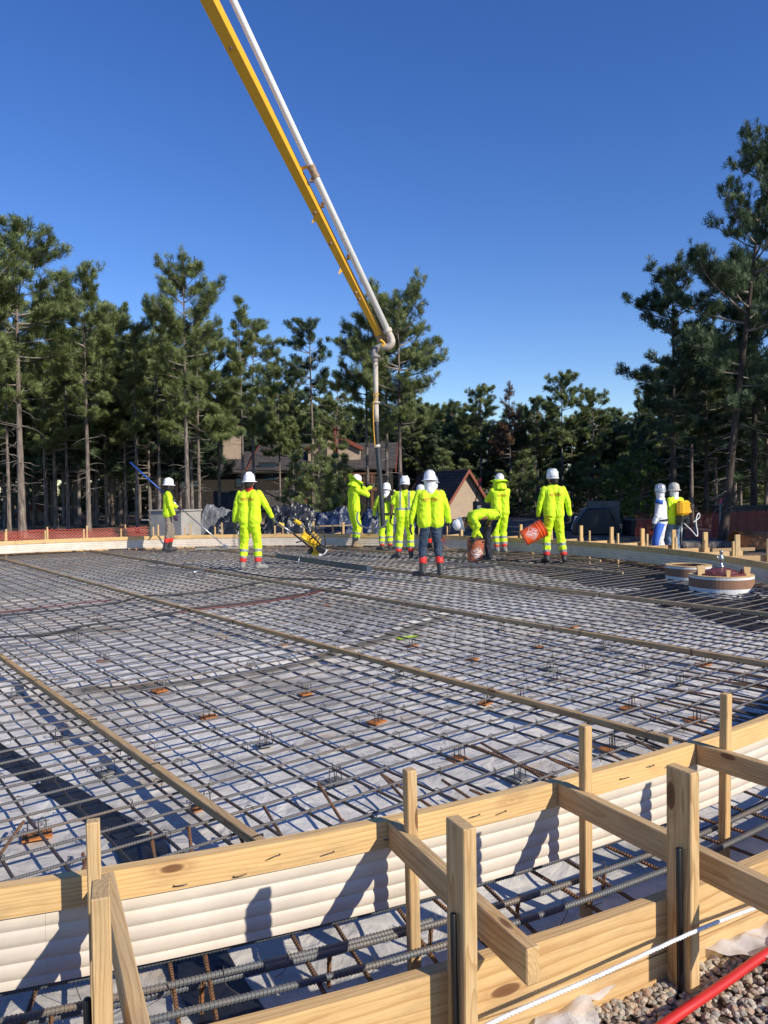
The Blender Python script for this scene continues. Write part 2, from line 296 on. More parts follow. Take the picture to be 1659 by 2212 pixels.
# ------------------------------------------------------------------ mesh helpers
class MB:
    def __init__(s): s.v = []; s.f = []; s.g = []; s.r = []; s.mi = []
    def add(s, vs, fs, gc=None, rnd=0.0, mi=0):
        o = len(s.v); s.v += [tuple(v) for v in vs]; s.f += [tuple(i+o for i in f) for f in fs]
        s.g += (gc if gc else [tuple(v) for v in vs]); s.r += [rnd]*len(vs); s.mi += [mi]*len(fs)
        return s
    def box(s, c, size, rot=None, gof=None, mi=0):
        hx, hy, hz = size[0]/2, size[1]/2, size[2]/2
        L = [V((a*hx, b*hy, d*hz)) for a in (-1, 1) for b in (-1, 1) for d in (-1, 1)]
        vs = [(rot @ p if rot else p) + V(c) for p in L]
        g = [tuple(p + V(gof or (0, 0, 0))) for p in L]
        return s.add(vs, [(0, 1, 3, 2), (4, 6, 7, 5), (0, 4, 5, 1), (2, 3, 7, 6), (0, 2, 6, 4), (1, 5, 7, 3)], g, mi=mi)
    def tube(s, pts, rad, n=8, cap=True, mi=0, rnd=0.0, flat=None):
        pts = [V(p) for p in pts]; m = len(pts)
        rad = rad if isinstance(rad, (list, tuple)) else [rad]*m
        vs = []; prev = None
        for i, p in enumerate(pts):
            d = (pts[min(i+1, m-1)] - pts[max(i-1, 0)]); d = d.normalized() if d.length > 1e-9 else V((0, 0, 1))
            if prev is None:
                a = d.orthogonal().normalized()
            else:
                a = prev - d*prev.dot(d); a = a.normalized() if a.length > 1e-6 else d.orthogonal().normalized()
            prev = a; b = d.cross(a)
            for k in range(n):
                t = 2*pi*k/n; vs.append(p + (a*cos(t) + b*sin(t)*(flat or 1))*rad[i])
        fs = [(i*n+k, i*n+(k+1) % n, (i+1)*n+(k+1) % n, (i+1)*n+k) for i in range(m-1) for k in range(n)]
        if cap: fs += [tuple(range(n-1, -1, -1)), tuple((m-1)*n+k for k in range(n))]
        return s.add(vs, fs, rnd=rnd, mi=mi)
    def lathe(s, prof, n=24, c=(0, 0, 0), mi=0, closed=False, R=None, sx=1, sy=1):
        vs = []; m = len(prof)
        for r, z in prof:
            for k in range(n):
                t = 2*pi*k/n; p = V((r*cos(t)*sx, r*sin(t)*sy, z)); vs.append((R @ p if R else p) + V(c))
        fs = [(i*n+k, i*n+(k+1) % n, (i+1)*n+(k+1) % n, (i+1)*n+k) for i in range(m-1) for k in range(n)]
        if closed: fs += [((m-1)*n+k, (m-1)*n+(k+1) % n, (k+1) % n, k) for k in range(n)]
        else: fs += [tuple(range(n-1, -1, -1)), tuple((m-1)*n+k for k in range(n))]
        return s.add(vs, fs, mi=mi)
    def prism(s, poly, axis_from, axis_to, mi=0):
        """extrude a 3-D polygon by the vector axis_to-axis_from"""
        d = V(axis_to) - V(axis_from); n = len(poly)
        vs = [V(p) for p in poly] + [V(p)+d for p in poly]
        fs = [tuple(range(n-1, -1, -1)), tuple(range(n, 2*n))] + [(i, (i+1) % n, n+(i+1) % n, n+i) for i in range(n)]
        return s.add(vs, fs, mi=mi)
    def mesh(s, name, mats, smooth=False):
        me = bpy.data.meshes.new(name); me.from_pydata(s.v, [], s.f)
        for m in (mats if isinstance(mats, (list, tuple)) else [mats]): me.materials.append(MATS[m])
        a = me.attributes.new('gc', 'FLOAT_VECTOR', 'POINT'); a.data.foreach_set('vector', [c for g in s.g for c in g])
        a = me.attributes.new('rnd', 'FLOAT', 'POINT'); a.data.foreach_set('value', s.r)
        if any(s.mi): me.polygons.foreach_set('material_index', s.mi)
        if smooth: me.polygons.foreach_set('use_smooth', [True]*len(s.f))
        me.update(); return me
    def obj(s, name, mats, parent=None, smooth=False, loc=None, sharp=False, bevel=0):
        me = s.mesh(name, mats, smooth)
        if bevel or sharp:
            bm = bmesh.new(); bm.from_mesh(me)
            bmesh.ops.recalc_face_normals(bm, faces=bm.faces)
            if bevel: bmesh.ops.bevel(bm, geom=[e for e in bm.edges if len(e.link_faces) == 2 and e.calc_face_angle(0) > 0.5], offset=bevel, segments=1, affect='EDGES')
            bm.to_mesh(me); bm.free()
        return link(name, me, parent, loc)
def link(name, me, parent=None, loc=None):
    o = bpy.data.objects.new(name, me); C.objects.link(o)
    if parent is not None: o.parent = parent
    if loc is not None: o.location = loc
    return o
def tag(o, label=None, cat=None, group=None, kind=None):
    if label: o['label'] = label
    if cat: o['category'] = cat
    if group: o['group'] = group
    if kind: o['kind'] = kind
    return o
def thing(name, label, cat, loc=(0, 0, 0), rotz=0, group=None):
    o = bpy.data.objects.new(name, None); C.objects.link(o); o.empty_display_size = 0.1
    o.location = loc; o.rotation_euler = (0, 0, rotz)
    return tag(o, label, cat, group)
def copy_tree(o, parent=None):
    c = o.copy(); C.objects.link(c); c.parent = parent
    for ch in [x for x in CH.get(o.name, [])]: copy_tree(ch, c)
    return c
CH = {}
def index_children():
    CH.clear()
    for o in bpy.data.objects:
        if o.parent: CH.setdefault(o.parent.name, []).append(o)
def frame(p0, p1, upv=V((0, 0, 1))):
    x = (V(p1)-V(p0)).normalized(); y = V(upv).cross(x).normalized(); z = x.cross(y)
    m = Matrix((x, y, z)).transposed(); return m
def beam(name, p0, p1, w, h, material, parent=None, upv=V((0, 0, 1)), bevel=0.003, segs=1):
    """a board from p0 to p1: w across, h along upv; its own local frame, x along the length"""
    p0 = V(p0); p1 = V(p1); L = (p1-p0).length; b = MB()
    g = (random.uniform(0, 50), random.uniform(-.05, .05), random.uniform(-.12, .12))
    b.box((L/2, 0, 0), (L, w, h), gof=g)
    o = b.obj(name, material, None, bevel=bevel)
    m = frame(p0, p1, upv).to_4x4(); m.translation = p0
    o.matrix_world = m
    if parent is not None:
        o.parent = parent; o.matrix_parent_inverse = Matrix.Identity(4)
        pm = Matrix.Translation(parent.location) @ parent.rotation_euler.to_matrix().to_4x4()
        o.matrix_local = pm.inverted() @ m
    return o
def rod(name, pts, r, material, parent=None, n=8, smooth=True):
    b = MB(); b.tube(pts, r, n); return b.obj(name, material, parent, smooth)
def bez(pts, n=6):
    """Catmull-Rom through the points"""
    pts = [V(p) for p in pts]; out = []
    for i in range(len(pts)-1):
        p0 = pts[max(i-1, 0)]; p1 = pts[i]; p2 = pts[i+1]; p3 = pts[min(i+2, len(pts)-1)]
        for k in range(n):
            t = k/n; out.append(0.5*((2*p1)+(p2-p0)*t+(2*p0-5*p1+4*p2-p3)*t*t+(3*p1-p0-3*p2+p3)*t**3))
    out.append(pts[-1]); return out
# ------------------------------------------------------------------ the setting: ground, slab, formwork
CX, CY, R0 = -3.766, 10.891, 9.15
def pol(r, deg, z=0.0):
    a = radians(deg); return V((CX+r*cos(a), CY+r*sin(a), z))
GZ = -0.38
ud = V((-0.618, 0.786, 0)).normalized(); vd = V((0.786, 0.618, 0)).normalized()
def ground():
    b = MB(); rs = [9.80, 9.9, 10.05, 10.25, 10.5, 10.9, 11.5, 12.3, 13.3, 15, 17, 19.5, 22, 25, 29, 34, 40, 48, 58, 70, 90, 130, 200, 400, 900, 2200]
    n = 220; vs = []
    for r in rs:
        for k in range(n):
            p = pol(r, 360*k/n)
            z = GZ - 0.01 - 0.15*min(1, max(0, (r-9.9)/3))*(1 if p.x > 0 and p.y > 4 else 0.2)
            if 10.2 < r < 80: z += 0.10*noise.noise(V((p.x*0.25, p.y*0.25, 0))) + 0.04*noise.noise(V((p.x*1.3, p.y*1.3, 3)))
            if r > 30: z -= 0.012*(r-30) if r < 90 else 0.72
            vs.append((p.x, p.y, z))
    fs = [(i*n+k, (i+1)*n+k, (i+1)*n+(k+1) % n, i*n+(k+1) % n)[::-1] for i in range(len(rs)-1) for k in range(n)]
    b.add(vs, fs); tag(b.obj('ground', 'soil', smooth=True), kind='structure')
ground()
STEP = bez([W(x, y, -0.43) for x, y in ((-80, 1490), (90, 1486), (250, 1480), (400, 1468), (560, 1443), (700, 1408), (800, 1378), (900, 1344), (970, 1324))], 6)
STEP2 = [(p.x, p.y) for p in STEP]
def step_d(x, y):
    return min((x-a)**2+(y-b)**2 for a, b in STEP2)
def sheet():
    b = MB(); nr, n = 150, 620; vs = []
    for i in range(nr+1):
        r = 9.745*(i/nr)**0.8 if i else 0.001
        for k in range(n):
            p = pol(r, 360*k/n); q = V((p.x, p.y, 0))
            z = -0.44 + 0.012*noise.noise(q*1.7) + 0.012*noise.noise(q*4.5+V((9, 0, 0)))
            rg = 1-abs(noise.noise(q*2.3+V((0, 5, 2)))); z += 0.014*rg*rg*rg*rg
            if 1.5 < p.y < 9.5 and -4.5 < p.x < 1.8:
                dd = step_d(p.x, p.y)
                if dd < 0.16: z += 0.05*math.exp(-dd/0.018)
            t = min(1, max(0, (r-8.5)/0.5)); z -= 0.05*t*t*(3-2*t)
            vs.append((p.x, p.y, z))
    fs = [(i*n+k, i*n+(k+1) % n, (i+1)*n+(k+1) % n, (i+1)*n+k)[::-1] for i in range(nr) for k in range(n)]
    b.add(vs, fs); o = b.obj('plastic_sheet', 'sheet', smooth=True)
    tag(o, 'crumpled pale grey plastic sheet spread under the whole steel mat', 'plastic sheet')
sheet()
# the round edge form: top rail of bent timber with a white corrugated strip below
def arc_band(b, prof, d0, d1, step=0.6, goff=0.0, zoff=0.0):
    """sweep a closed (r, z) profile along the arc"""
    n = max(2, int(abs(d1-d0)/step)); m = len(prof); vs = []; g = []
    for i in range(n+1):
        d = d0+(d1-d0)*i/n
        for r, z in prof:
            vs.append(pol(r, d, z)); g.append((goff+radians(d)*9.2, r-9.2, z+zoff))
    fs = [(i*m+k, i*m+(k+1) % m, (i+1)*m+(k+1) % m, (i+1)*m+k) for i in range(n) for k in range(m)]
    fs += [tuple(range(m-1, -1, -1)), tuple(n*m+k for k in range(m))]
    b.add(vs, fs, g)
form = thing('edge_form', 'round slab edge form of bent timber rail over white corrugated strip', 'formwork')
seg = [-88, -75.3, -44, -20, 4, 28, 52, 76, 100, 124, 148, 172, 196, 220, 244, 272]
def wav(z):                      # corrugation outline
    t = (z+0.0895)/-0.2105       # 0..1 downwards
    k = (t*4.5) % 1.0
    return 0.0065*(1-abs(2*k-1)**2.4)
zs = [-0.0905-0.2095*i/54 for i in range(55)]
for i in range(len(seg)-1):
    b = MB(); arc_band(b, [(R0, 0), (R0+0.038, 0), (R0+0.038, -0.089), (R0, -0.089)], seg[i]+0.02, seg[i+1]-0.02, goff=random.uniform(0, 60), zoff=random.uniform(-0.2, 0.2))
    b.obj('top_rail', 'timber_pale', form, bevel=0)
    b = MB(); outp = [(R0+0.019+wav(z), z) for z in zs]; inp = [(R0+0.011+wav(z), z) for z in reversed(zs)]
    arc_band(b, outp+inp, seg[i]+3.0, seg[i+1]+2.996)
    b.obj('corrugated_strip', 'pvc_white', form, smooth=False)
outer = thing('outer_form', 'low outer board form of two stacked planks round the footing', 'formwork')
for i in range(len(seg)-1):
    for z0, z1, nme in ((-0.13, -0.285, 'upper_plank'), (-0.291, -0.56, 'lower_plank')):
        b = MB(); o = 4 if nme == 'upper_plank' else 9
        arc_band(b, [(9.75, z0), (9.788, z0), (9.788, z1), (9.75, z1)], seg[i]+o, seg[i+1]+o-0.03, step=1.2, goff=random.uniform(0, 60), zoff=random.uniform(-0.2, 0.2))
        b.obj(nme, 'timber', outer)
# bent nails through the top rail, near part only
for i, d in enumerate([-73.2, -70.1, -69.0, -68.1, -67.0, -65.9, -64.4, -63.6, -62.9, -60.6, -59.4, -58.2, -57.5]):
    z = -0.03-0.05*random.random(); t = V((-sin(radians(d)), cos(radians(d)), 0)); o = pol(R0+0.039, d, z); n_ = pol(1, d, 0)-pol(0, d, 0)
    s = random.choice((-1, 1)); rod('bent_nail', [o-n_*0.01, o+n_*0.006, o+n_*0.008+t*0.015*s, o+n_*0.012+t*0.038*s+V((0, 0, random.uniform(-.006, .006)))], 0.0018, 'wire', form, 6)

# braces: level board from the rail outwards, an inner stake, an outer post, a steel pin
def brace(theta, label, pin=False, so_=0.024, po=-0.075, skew=0.0):
    rr = random.uniform
    t = V((-sin(radians(theta)), cos(radians(theta)), 0)); n_ = pol(1, theta)-pol(0, theta)
    e = thing('form_brace', label, 'timber brace', pol(9.5, theta, GZ), radians(theta), 'timber braces around the edge form')
    L = 10.22 if -62 < theta < -61 else 9.98+rr(-.03, .03)*(not pin)
    beam('brace_board', pol(R0+0.040, theta-skew, -0.0445), pol(L, theta, -0.0445), 0.038, 0.089, random.choice(('timber', 'timber_old', 'timber')) if not pin else 'timber', e)
    s = pol(9.29, theta)+t*so_
    beam('stake', V((s.x, s.y, -0.47)), V((s.x+rr(-.01, .01), s.y, 0.215+rr(-.02, .02))), 0.036, 0.036, 'timber', e, upv=n_)
    q = pol(9.83, theta)+t*po; top = 0.275+rr(-.015, .015)
    beam('post', V((q.x, q.y, -0.46)), V((q.x, q.y, top)), 0.038, 0.089, 'timber', e, upv=n_)
    if pin:
        k = q-t*0.031+n_*0.012
        mi_ = (Matrix.Translation(e.location) @ Matrix.Rotation(radians(theta), 4, 'Z')).inverted()
        rod('steel_pin', [mi_ @ V((k.x+a_, k.y, z_)) for a_, z_ in ((0.004, -0.46), (0, 0.045), (0, 0.048))], [0.0085, 0.0085, 0.0065], 'black_plastic', e, 10)
near_b = [(-70.75, 'leftmost timber brace in the foreground with stake and darker post'), (-65.7, 'foreground timber brace whose sawn end points at the camera'),
          (-61.3, 'foreground timber brace with the tall chipped post over the gravel'), (-56.35, 'timber brace at the right edge of the picture behind the tall posts')]
for th, lb in near_b: brace(th, lb, True, *((-0.11, -0.082, 0.5) if th < -70 else (0.024, -0.108)))
BR = []
th = -56.35+4.85
names = ['first', 'second', 'third', 'fourth', 'fifth', 'sixth', 'seventh', 'eighth', 'ninth', 'tenth', 'eleventh', 'twelfth', 'thirteenth', 'fourteenth', 'fifteenth', 'sixteenth', 'seventeenth', 'eighteenth', 'nineteenth', 'twentieth']
k = 0
while th < 168:
    if th < 2: pass
    else:
        w = names[k] if k < 20 else names[k-20]
        side = 'counting from the right edge along the far form' if k < 20 else 'counting on from the middle of the far form'
        brace(th, '%s timber brace and stake %s' % (w, side)); k += 1
    th += 4.85 if th < 105 else 5.5
# ------------------------------------------------------------------ steel mat
def chord(axis, off):
    """end points along axis of the line at offset off, inside radius rr"""
    o = (vd if axis == 'v' else ud); n_ = (ud if axis == 'v' else vd)
    c = V((CX, CY, 0)); d = off - c.dot(n_); rr = 9.08
    if abs(d) >= rr-0.3: return None
    h = sqrt(rr*rr-d*d); m = c.dot(o); return m-h, m+h
def bar_mesh(L, r, n, bend=0.0, material='rebar_top'):
    k = max(2, int(L/0.6)); ph = random.uniform(0, 9)
    pts = [(L*i/k, bend*noise.noise(V((L*i/k*0.5, ph, 0))), bend*0.5*noise.noise(V((L*i/k*0.7, ph, 5)))) for i in range(k+1)]
    b = MB(); b.tube(pts, r, n); return b.mesh('bar', material, True)
def bar(kind, off, r, z, material, nseg, tint=None):
    ch = chord(kind, off)
    if not ch: return None
    a, bb = ch
    if kind == 'v' and False: pass
    a += random.uniform(0.0, 0.15); bb -= random.uniform(0.0, 0.15)
    o_ = (vd if kind == 'v' else ud); n_ = (ud if kind == 'v' else vd)
    if (o_*bb+n_*off).y > 6.5: bb += 0.6
    if (o_*a+n_*off).y > 6.5: a -= 0.6
    p = o_*a + n_*off; p.z = z
    ob = link('reinforcing_bar', bar_mesh(bb-a, r, nseg, 0.018, material))
    ob.location = p; ob.rotation_euler = (0, 0, atan2(o_.y, o_.x)); return ob
cu = V((CX, CY, 0)).dot(ud); cv = V((CX, CY, 0)).dot(vd)
vbars = {}; i = 0
off = cu-9.0
offs = []
while off < cu+9.0:
    near = off < 6
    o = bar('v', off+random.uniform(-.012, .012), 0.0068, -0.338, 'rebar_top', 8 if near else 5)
    if o:
        i += 1
        tag(o, 'upper steel bar of the mat, one of the long rows crossing under the screed rails', 'rebar', 'upper reinforcing bars of the mat'); vbars[i] = (off, o)
    off += 0.198
off = cv-9.0
ubars = []
while off < cv+9.0:
    near = off < 6
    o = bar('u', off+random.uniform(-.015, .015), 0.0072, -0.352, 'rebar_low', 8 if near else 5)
    if o: tag(o, 'lower dark steel bar of the mat, running alongside the screed rails', 'rebar', 'lower reinforcing bars of the mat'); ubars.append(off)
    off += 0.196
# tie wires at the crossings of the nearer bars: parts of the upper bars
tb = MB()
tb.tube(bez([(-.014, -.016, -.022), (-.012, -.014, .006), (0, 0, .014), (.012, .014, .006), (.014, .016, -.022)], 3), 0.0018, 4)
tb.tube(bez([(0, 0, .010), (.003, .004, .018), (-.003, .008, .020), (-.004, .003, .014)], 2), 0.0014, 4)
tie = tb.mesh('tie_wire', 'wire', True); cnt = 0
for i, (uo, ob) in vbars.items():
    if uo > 9.0: continue
    a = V(ob.location).dot(vd)
    for j, vo in enumerate(ubars):
        p = ud*uo+vd*vo
        if p.y < 1.5 or p.y > 8.5 or abs(p.x/p.y) > 0.55 or (p.xy-V((CX, CY))).length > 9.0: continue
        if (i+j) % 2 and random.random() < 0.9: continue
        if cnt > 420: continue
        t = link('tie_wire', tie, ob); t.location = (vo-a, 0, 0); t.rotation_euler = (0, 0, random.choice((0, pi/2))+random.uniform(-.3, .3)); cnt += 1
# thick hoop bars in the footing, with real ribs
def ribbed(path, r, pitch, n=8, rib=0.0022):
    pts = []; rad = []
    acc = 0; last = path[0]; total = 0
    cum = [0]
    for a, b_ in zip(path, path[1:]): cum.append(cum[-1]+(b_-a).length)
    L = cum[-1]; k = int(L/pitch); j = 0
    for i in range(k):
        for f, rr in ((0.0, r), (0.30, r), (0.42, r+rib), (0.68, r+rib), (0.80, r)):
            s = (i+f)*pitch
            while j < len(cum)-2 and cum[j+1] < s: j += 1
            t = (s-cum[j])/max(1e-6, cum[j+1]-cum[j]); pts.append(path[j].lerp(path[j+1], t)); rad.append(rr)
    b = MB(); b.tube(pts, rad, n); return b
hoops = [(8.93, -0.37, -80, -38, 'thick hoop bar inside the foot of the white corrugated strip'), (9.10, -0.345, -84, -36, 'thick hoop bar right under the white corrugated strip'),
         (9.235, -0.345, -84, -64.9, 'middle thick hoop bar of the footing, left length'), (9.247, -0.352, -68.5, -36, 'middle thick hoop bar of the footing, right length'),
         (9.37, -0.345, -84, -36, 'outermost thick hoop bar of the footing beside the outer planks'), (9.16, -0.50+0.09, -80, -36, 'lowest thick hoop bar seen through the footing cage')]
for r, z, d0, d1, lb in hoops:
    path = [pol(r+0.006*noise.noise(V((d*0.2, r, 0))), d, z+0.006*noise.noise(V((d*0.3, r, 3)))) for d in [d0+(d1-d0)*i/80 for i in range(81)]]
    o = ribbed(path, 0.0095, 0.0115, 9, 0.0019).obj('hoop_bar', 'rebar_thick', smooth=False); tag(o, lb, 'rebar', 'thick hoop bars in the footing')
d = -83.0; k = 0
while d < -36:
    dd = d+random.uniform(-.35, .35); a0 = random.uniform(7.85, 8.4); z = -0.372
    tw = random.uniform(-1.4, 1.4)
    path = bez([pol(a0, dd+tw, z+random.uniform(0.01, 0.06)), pol(8.9, dd+tw*0.3, z), pol(9.4, dd, z+random.uniform(-.01, .01)), pol(9.60, dd, z-0.01), pol(9.68, dd, z-0.06)], 5)
    o = ribbed(path, 0.0066, 0.014, 6, 0.0013).obj('radial_bar', 'rebar_rust'); tag(o, 'rusty bar laid across the footing under the hoop bars', 'rebar', 'rusty cross bars in the footing')
    if k % 2 == 0:
        o = ribbed([pol(9.2, dd+.5, -0.50), pol(9.21, dd+.5, -0.40), pol(9.22, dd+.55, -0.345)], 0.007, 0.016, 6, 0.0014).obj('upright_bar', 'rebar_rust'); tag(o, 'short rusty upright bar standing in the footing cage', 'rebar', 'rusty uprights in the footing')
    d += 1.25; k += 1
# thin tie wires with loose tails in the footing
for i in range(34):
    d = -82+44*i/34+random.uniform(-.4, .4); r = random.choice((9.10, 9.24, 9.37)); p = pol(r, d, -0.335)
    pts = [p+V((random.uniform(-.02, .02), random.uniform(-.02, .02), -0.02)), p+V((0, 0, .016)), p+V((random.uniform(-.02, .02), random.uniform(-.02, .02), -.03)), p+V((random.uniform(-.05, .05), random.uniform(-.05, .05), random.uniform(-.12, .0)))]
    tag(rod('wire_tail', bez(pts, 4), 0.0012, 'wire', n=5), 'loose tail of thin tie wire on a footing bar', 'tie wire', 'loose tie wires in the footing')
# vertical strip of dark tape on the sheet
b = MB()
for (r0, d0), (r1, d1), w in [((9.74, -68.6), (8.0, -70.6), 0.10)]:
    n = 24; vs = []
    for i in range(n+1):
        t = i/n; r = r0+(r1-r0)*t; c = pol(r, d0+(d1-d0)*t, 0); zz = -0.44-0.05*min(1, max(0, (r-8.5)/0.5))+0.022
        s = V((-sin(radians(-69)), cos(radians(-69)), 0))*w; vs += [V((c.x, c.y, zz))-s, V((c.x, c.y, zz))+s]
    b.add(vs, [(2*i, 2*i+1, 2*i+3, 2*i+2) for i in range(n)])
tag(b.obj('seam_tape', 'tarp_black', smooth=True), 'wide dark strip of seam tape laid on the pale sheet', 'tape')
b = MB(); n = 60; vs = []
for i in range(n+1):
    c = W(60, 1660, -0.41).lerp(W(470, 1905, -0.41), i/n*1.25-0.6); c.z = -0.420+0.006*noise.noise(V((i*0.3, 0, 0)))
    vs += [c-vd*0.075, c+vd*0.075]
b.add(vs, [(2*i, 2*i+1, 2*i+3, 2*i+2) for i in range(n)])
tag(b.obj('seam_tape', 'tarp_black', smooth=True), 'long dark tape strip under the mat left of the nearest screed rail', 'tape')
# bar chairs on plates
def chair(x, y, rusty, label):
    p = W(x, y, -0.425); e = thing('bar_chair', label, 'bar chair', p, random.uniform(-.3, .3)+atan2(vd.y, vd.x), 'wire bar chairs under the mat')
    s = 0.062+random.uniform(-.012, .008)
    b = MB(); b.box((0, 0, 0.004), (2*s*0.9, 1.5*s, 0.008)); b.obj('plate', 'rust_plate' if rusty else 'grey_plate', e, bevel=0.002)
    b = MB()
    for o in (-0.022, 0.022):
        b.tube(bez([(o-.02, -.02, .008), (o-.016, -.018, .04), (o-.014, -.018, .075), (o, -.018, .088), (o+.014, -.018, .075), (o+.016, -.018, .04), (o+.02, -.02, .008)], 3), 0.0028, 5)
    b.tube([(-.05, -.018, .07), (.05, -.018, .07)], 0.0022, 5)
    b.obj('wire_loop', 'wire', e, smooth=True)
CHAIRS = [(80, 1806, 1), (450, 1550, 1), (813, 1560, 1), (660, 1500, 1), (347, 1492, 1), (225, 1428, 1), (435, 1745, 1), (612, 1393, 1), (888, 1395, 1), (1020, 1425, 1), (1162, 1398, 1), (1048, 1520, 1),
          (988, 1640, 1), (1500, 1556, 1), (1360, 1530, 1), (1520, 1435, 1), (1316, 1618, 1), (702, 1308, 1), (1465, 1478, 0), (133, 1595, 0), (230, 1670, 0), (572, 1610, 0), (720, 1690, 0), (1200, 1470, 0),
          (1118, 1682, 0), (755, 1365, 0), (540, 1450, 0), (1185, 1445, 0), (1080, 1360, 0), (1300, 1400, 0), (1390, 1455, 0), (410, 1365, 0), (1120, 1508, 0), (860, 1462, 0), (36, 1505, 0), (1600, 1482, 0), (210, 1340, 0), (655, 1338, 0), (790, 1325, 0), (1238, 1355, 1), (160, 1385, 0)]
for i, (x, y, ru) in enumerate(CHAIRS):
    where = ('left' if x < 550 else 'middle' if x < 1100 else 'right') + ' of the mat ' + ('near the form' if y > 1600 else 'near the first rail' if y > 1430 else 'beyond the second rail')
    chair(x, y, ru, ('wire chair on a %s plate, %s' % ('rusty' if ru else 'grey', where)))
# screed rails lying on the mat
RAILS = [(1.47, 8.6, 2.60, 'nearest'), (3.83, 18.9, 2.33, 'second nearest'), (6.05, 19.6, 2.0, 'third nearest'), (8.43, 19.2, 3.0, 'fourth'), (10.82, 16.5, 7.45, 'fifth, short'), (12.35, 12.9, 9.0, 'farthest, short')]
for vo, u1, u0, nme in RAILS:
    cut = [u0]
    ch = chord('u', vo)
    u1 = min(u1, ch[1]-0.05); u0 = max(u0, ch[0]+0.02)
    e = thing('screed_rail', '%s straight timber screed rail lying on the steel mat' % nme, 'screed rail', ud*u0+vd*vo+V((0, 0, -0.31)), atan2(ud.y, ud.x), 'timber screed rails on the mat')
    u = u0
    while u < u1-0.2:
        w = min(u+random.uniform(2.1, 3.0), u1); o = random.uniform(-.006, .006)
        beam('rail_board', ud*(u+.002)+vd*(vo+o)+V((0, 0, -0.308)), ud*w+vd*(vo+random.uniform(-.006, .006))+V((0, 0, -0.308)), 0.040, 0.040, 'timber_old' if vo < 4 else 'timber_grey', e)
        for f in ((0.05, 0.5, 0.92) if u < 12 else (0.5,)):
            q = u+(w-u)*f; b = MB(); b.box((0, 0, 0), (0.007, 0.046, 0.046)); b.tube([(0, .023, 0), (0, .04, .03), (0.02, .07, .05)], 0.0016, 5)
            t = b.obj('zip_tie', 'black_plastic', e); t.location = (q-u0, o, 0.002)
        u = w
# loose hoses on the mat
def hose(px, r, material, label, name='hose', z=-0.315, nn=5):
    pts = bez([W(x, y, z) for x, y in px], nn)
    pts = [p+V((0, 0, 0.006*noise.noise(p*3))) for p in pts]
    return tag(rod(name, pts, r, material, n=8), label, 'hose')
hose([(-60, 1335), (0, 1330), (150, 1315), (250, 1302), (305, 1288), (350, 1286), (450, 1278), (550, 1260), (615, 1252), (700, 1252), (745, 1256), (758, 1262), (745, 1269), (705, 1271), (640, 1285), (560, 1298), (500, 1305), (410, 1315), (380, 1323), (300, 1337), (200, 1349), (100, 1370), (0, 1376), (-60, 1380)], 0.012, 'rubber', 'long black hose looping across the mat and back to the left edge')
hose([(-60, 1328), (0, 1323), (120, 1309), (240, 1296)], 0.010, 'rubber_red', 'thin red air line beside the black hose at the left edge')
hose([(700, 1275), (640, 1289), (560, 1302), (500, 1309), (410, 1319), (385, 1322)], 0.013, 'rubber_red', 'red brown air hose lying beside the returning black hose')
hose([(424, 1234), (450, 1229), (480, 1229), (520, 1236), (600, 1249), (700, 1250)], 0.012, 'rubber', 'thin black hose with a pale coupling in front of the left worker')
b = MB(); b.tube([W(418, 1236, -.30), W(440, 1231, -.30)], [0.02, 0.028], 10); tag(b.obj('hose_coupling', 'galv', smooth=True), 'pale metal coupling at the end of the thin black hose', 'coupling')
hose([(893, 1240), (915, 1243), (940, 1234), (975, 1228), (1010, 1225), (1060, 1222), (1120, 1217)], 0.013, 'rubber', 'black vibrator hose running behind the worker in jeans')
# bits on the sheet: flattened yellow label sheet
b = MB(); p = W(882, 1378, -0.42)
b.box((p.x, p.y, -0.415), (0.24, 0.12, 0.004), rot=Matrix.Rotation(0.5, 3, 'Z')); tag(b.obj('yellow_scrap', 'hivis_dusty'), 'scrap of yellow sheeting lying under the bars', 'scrap')
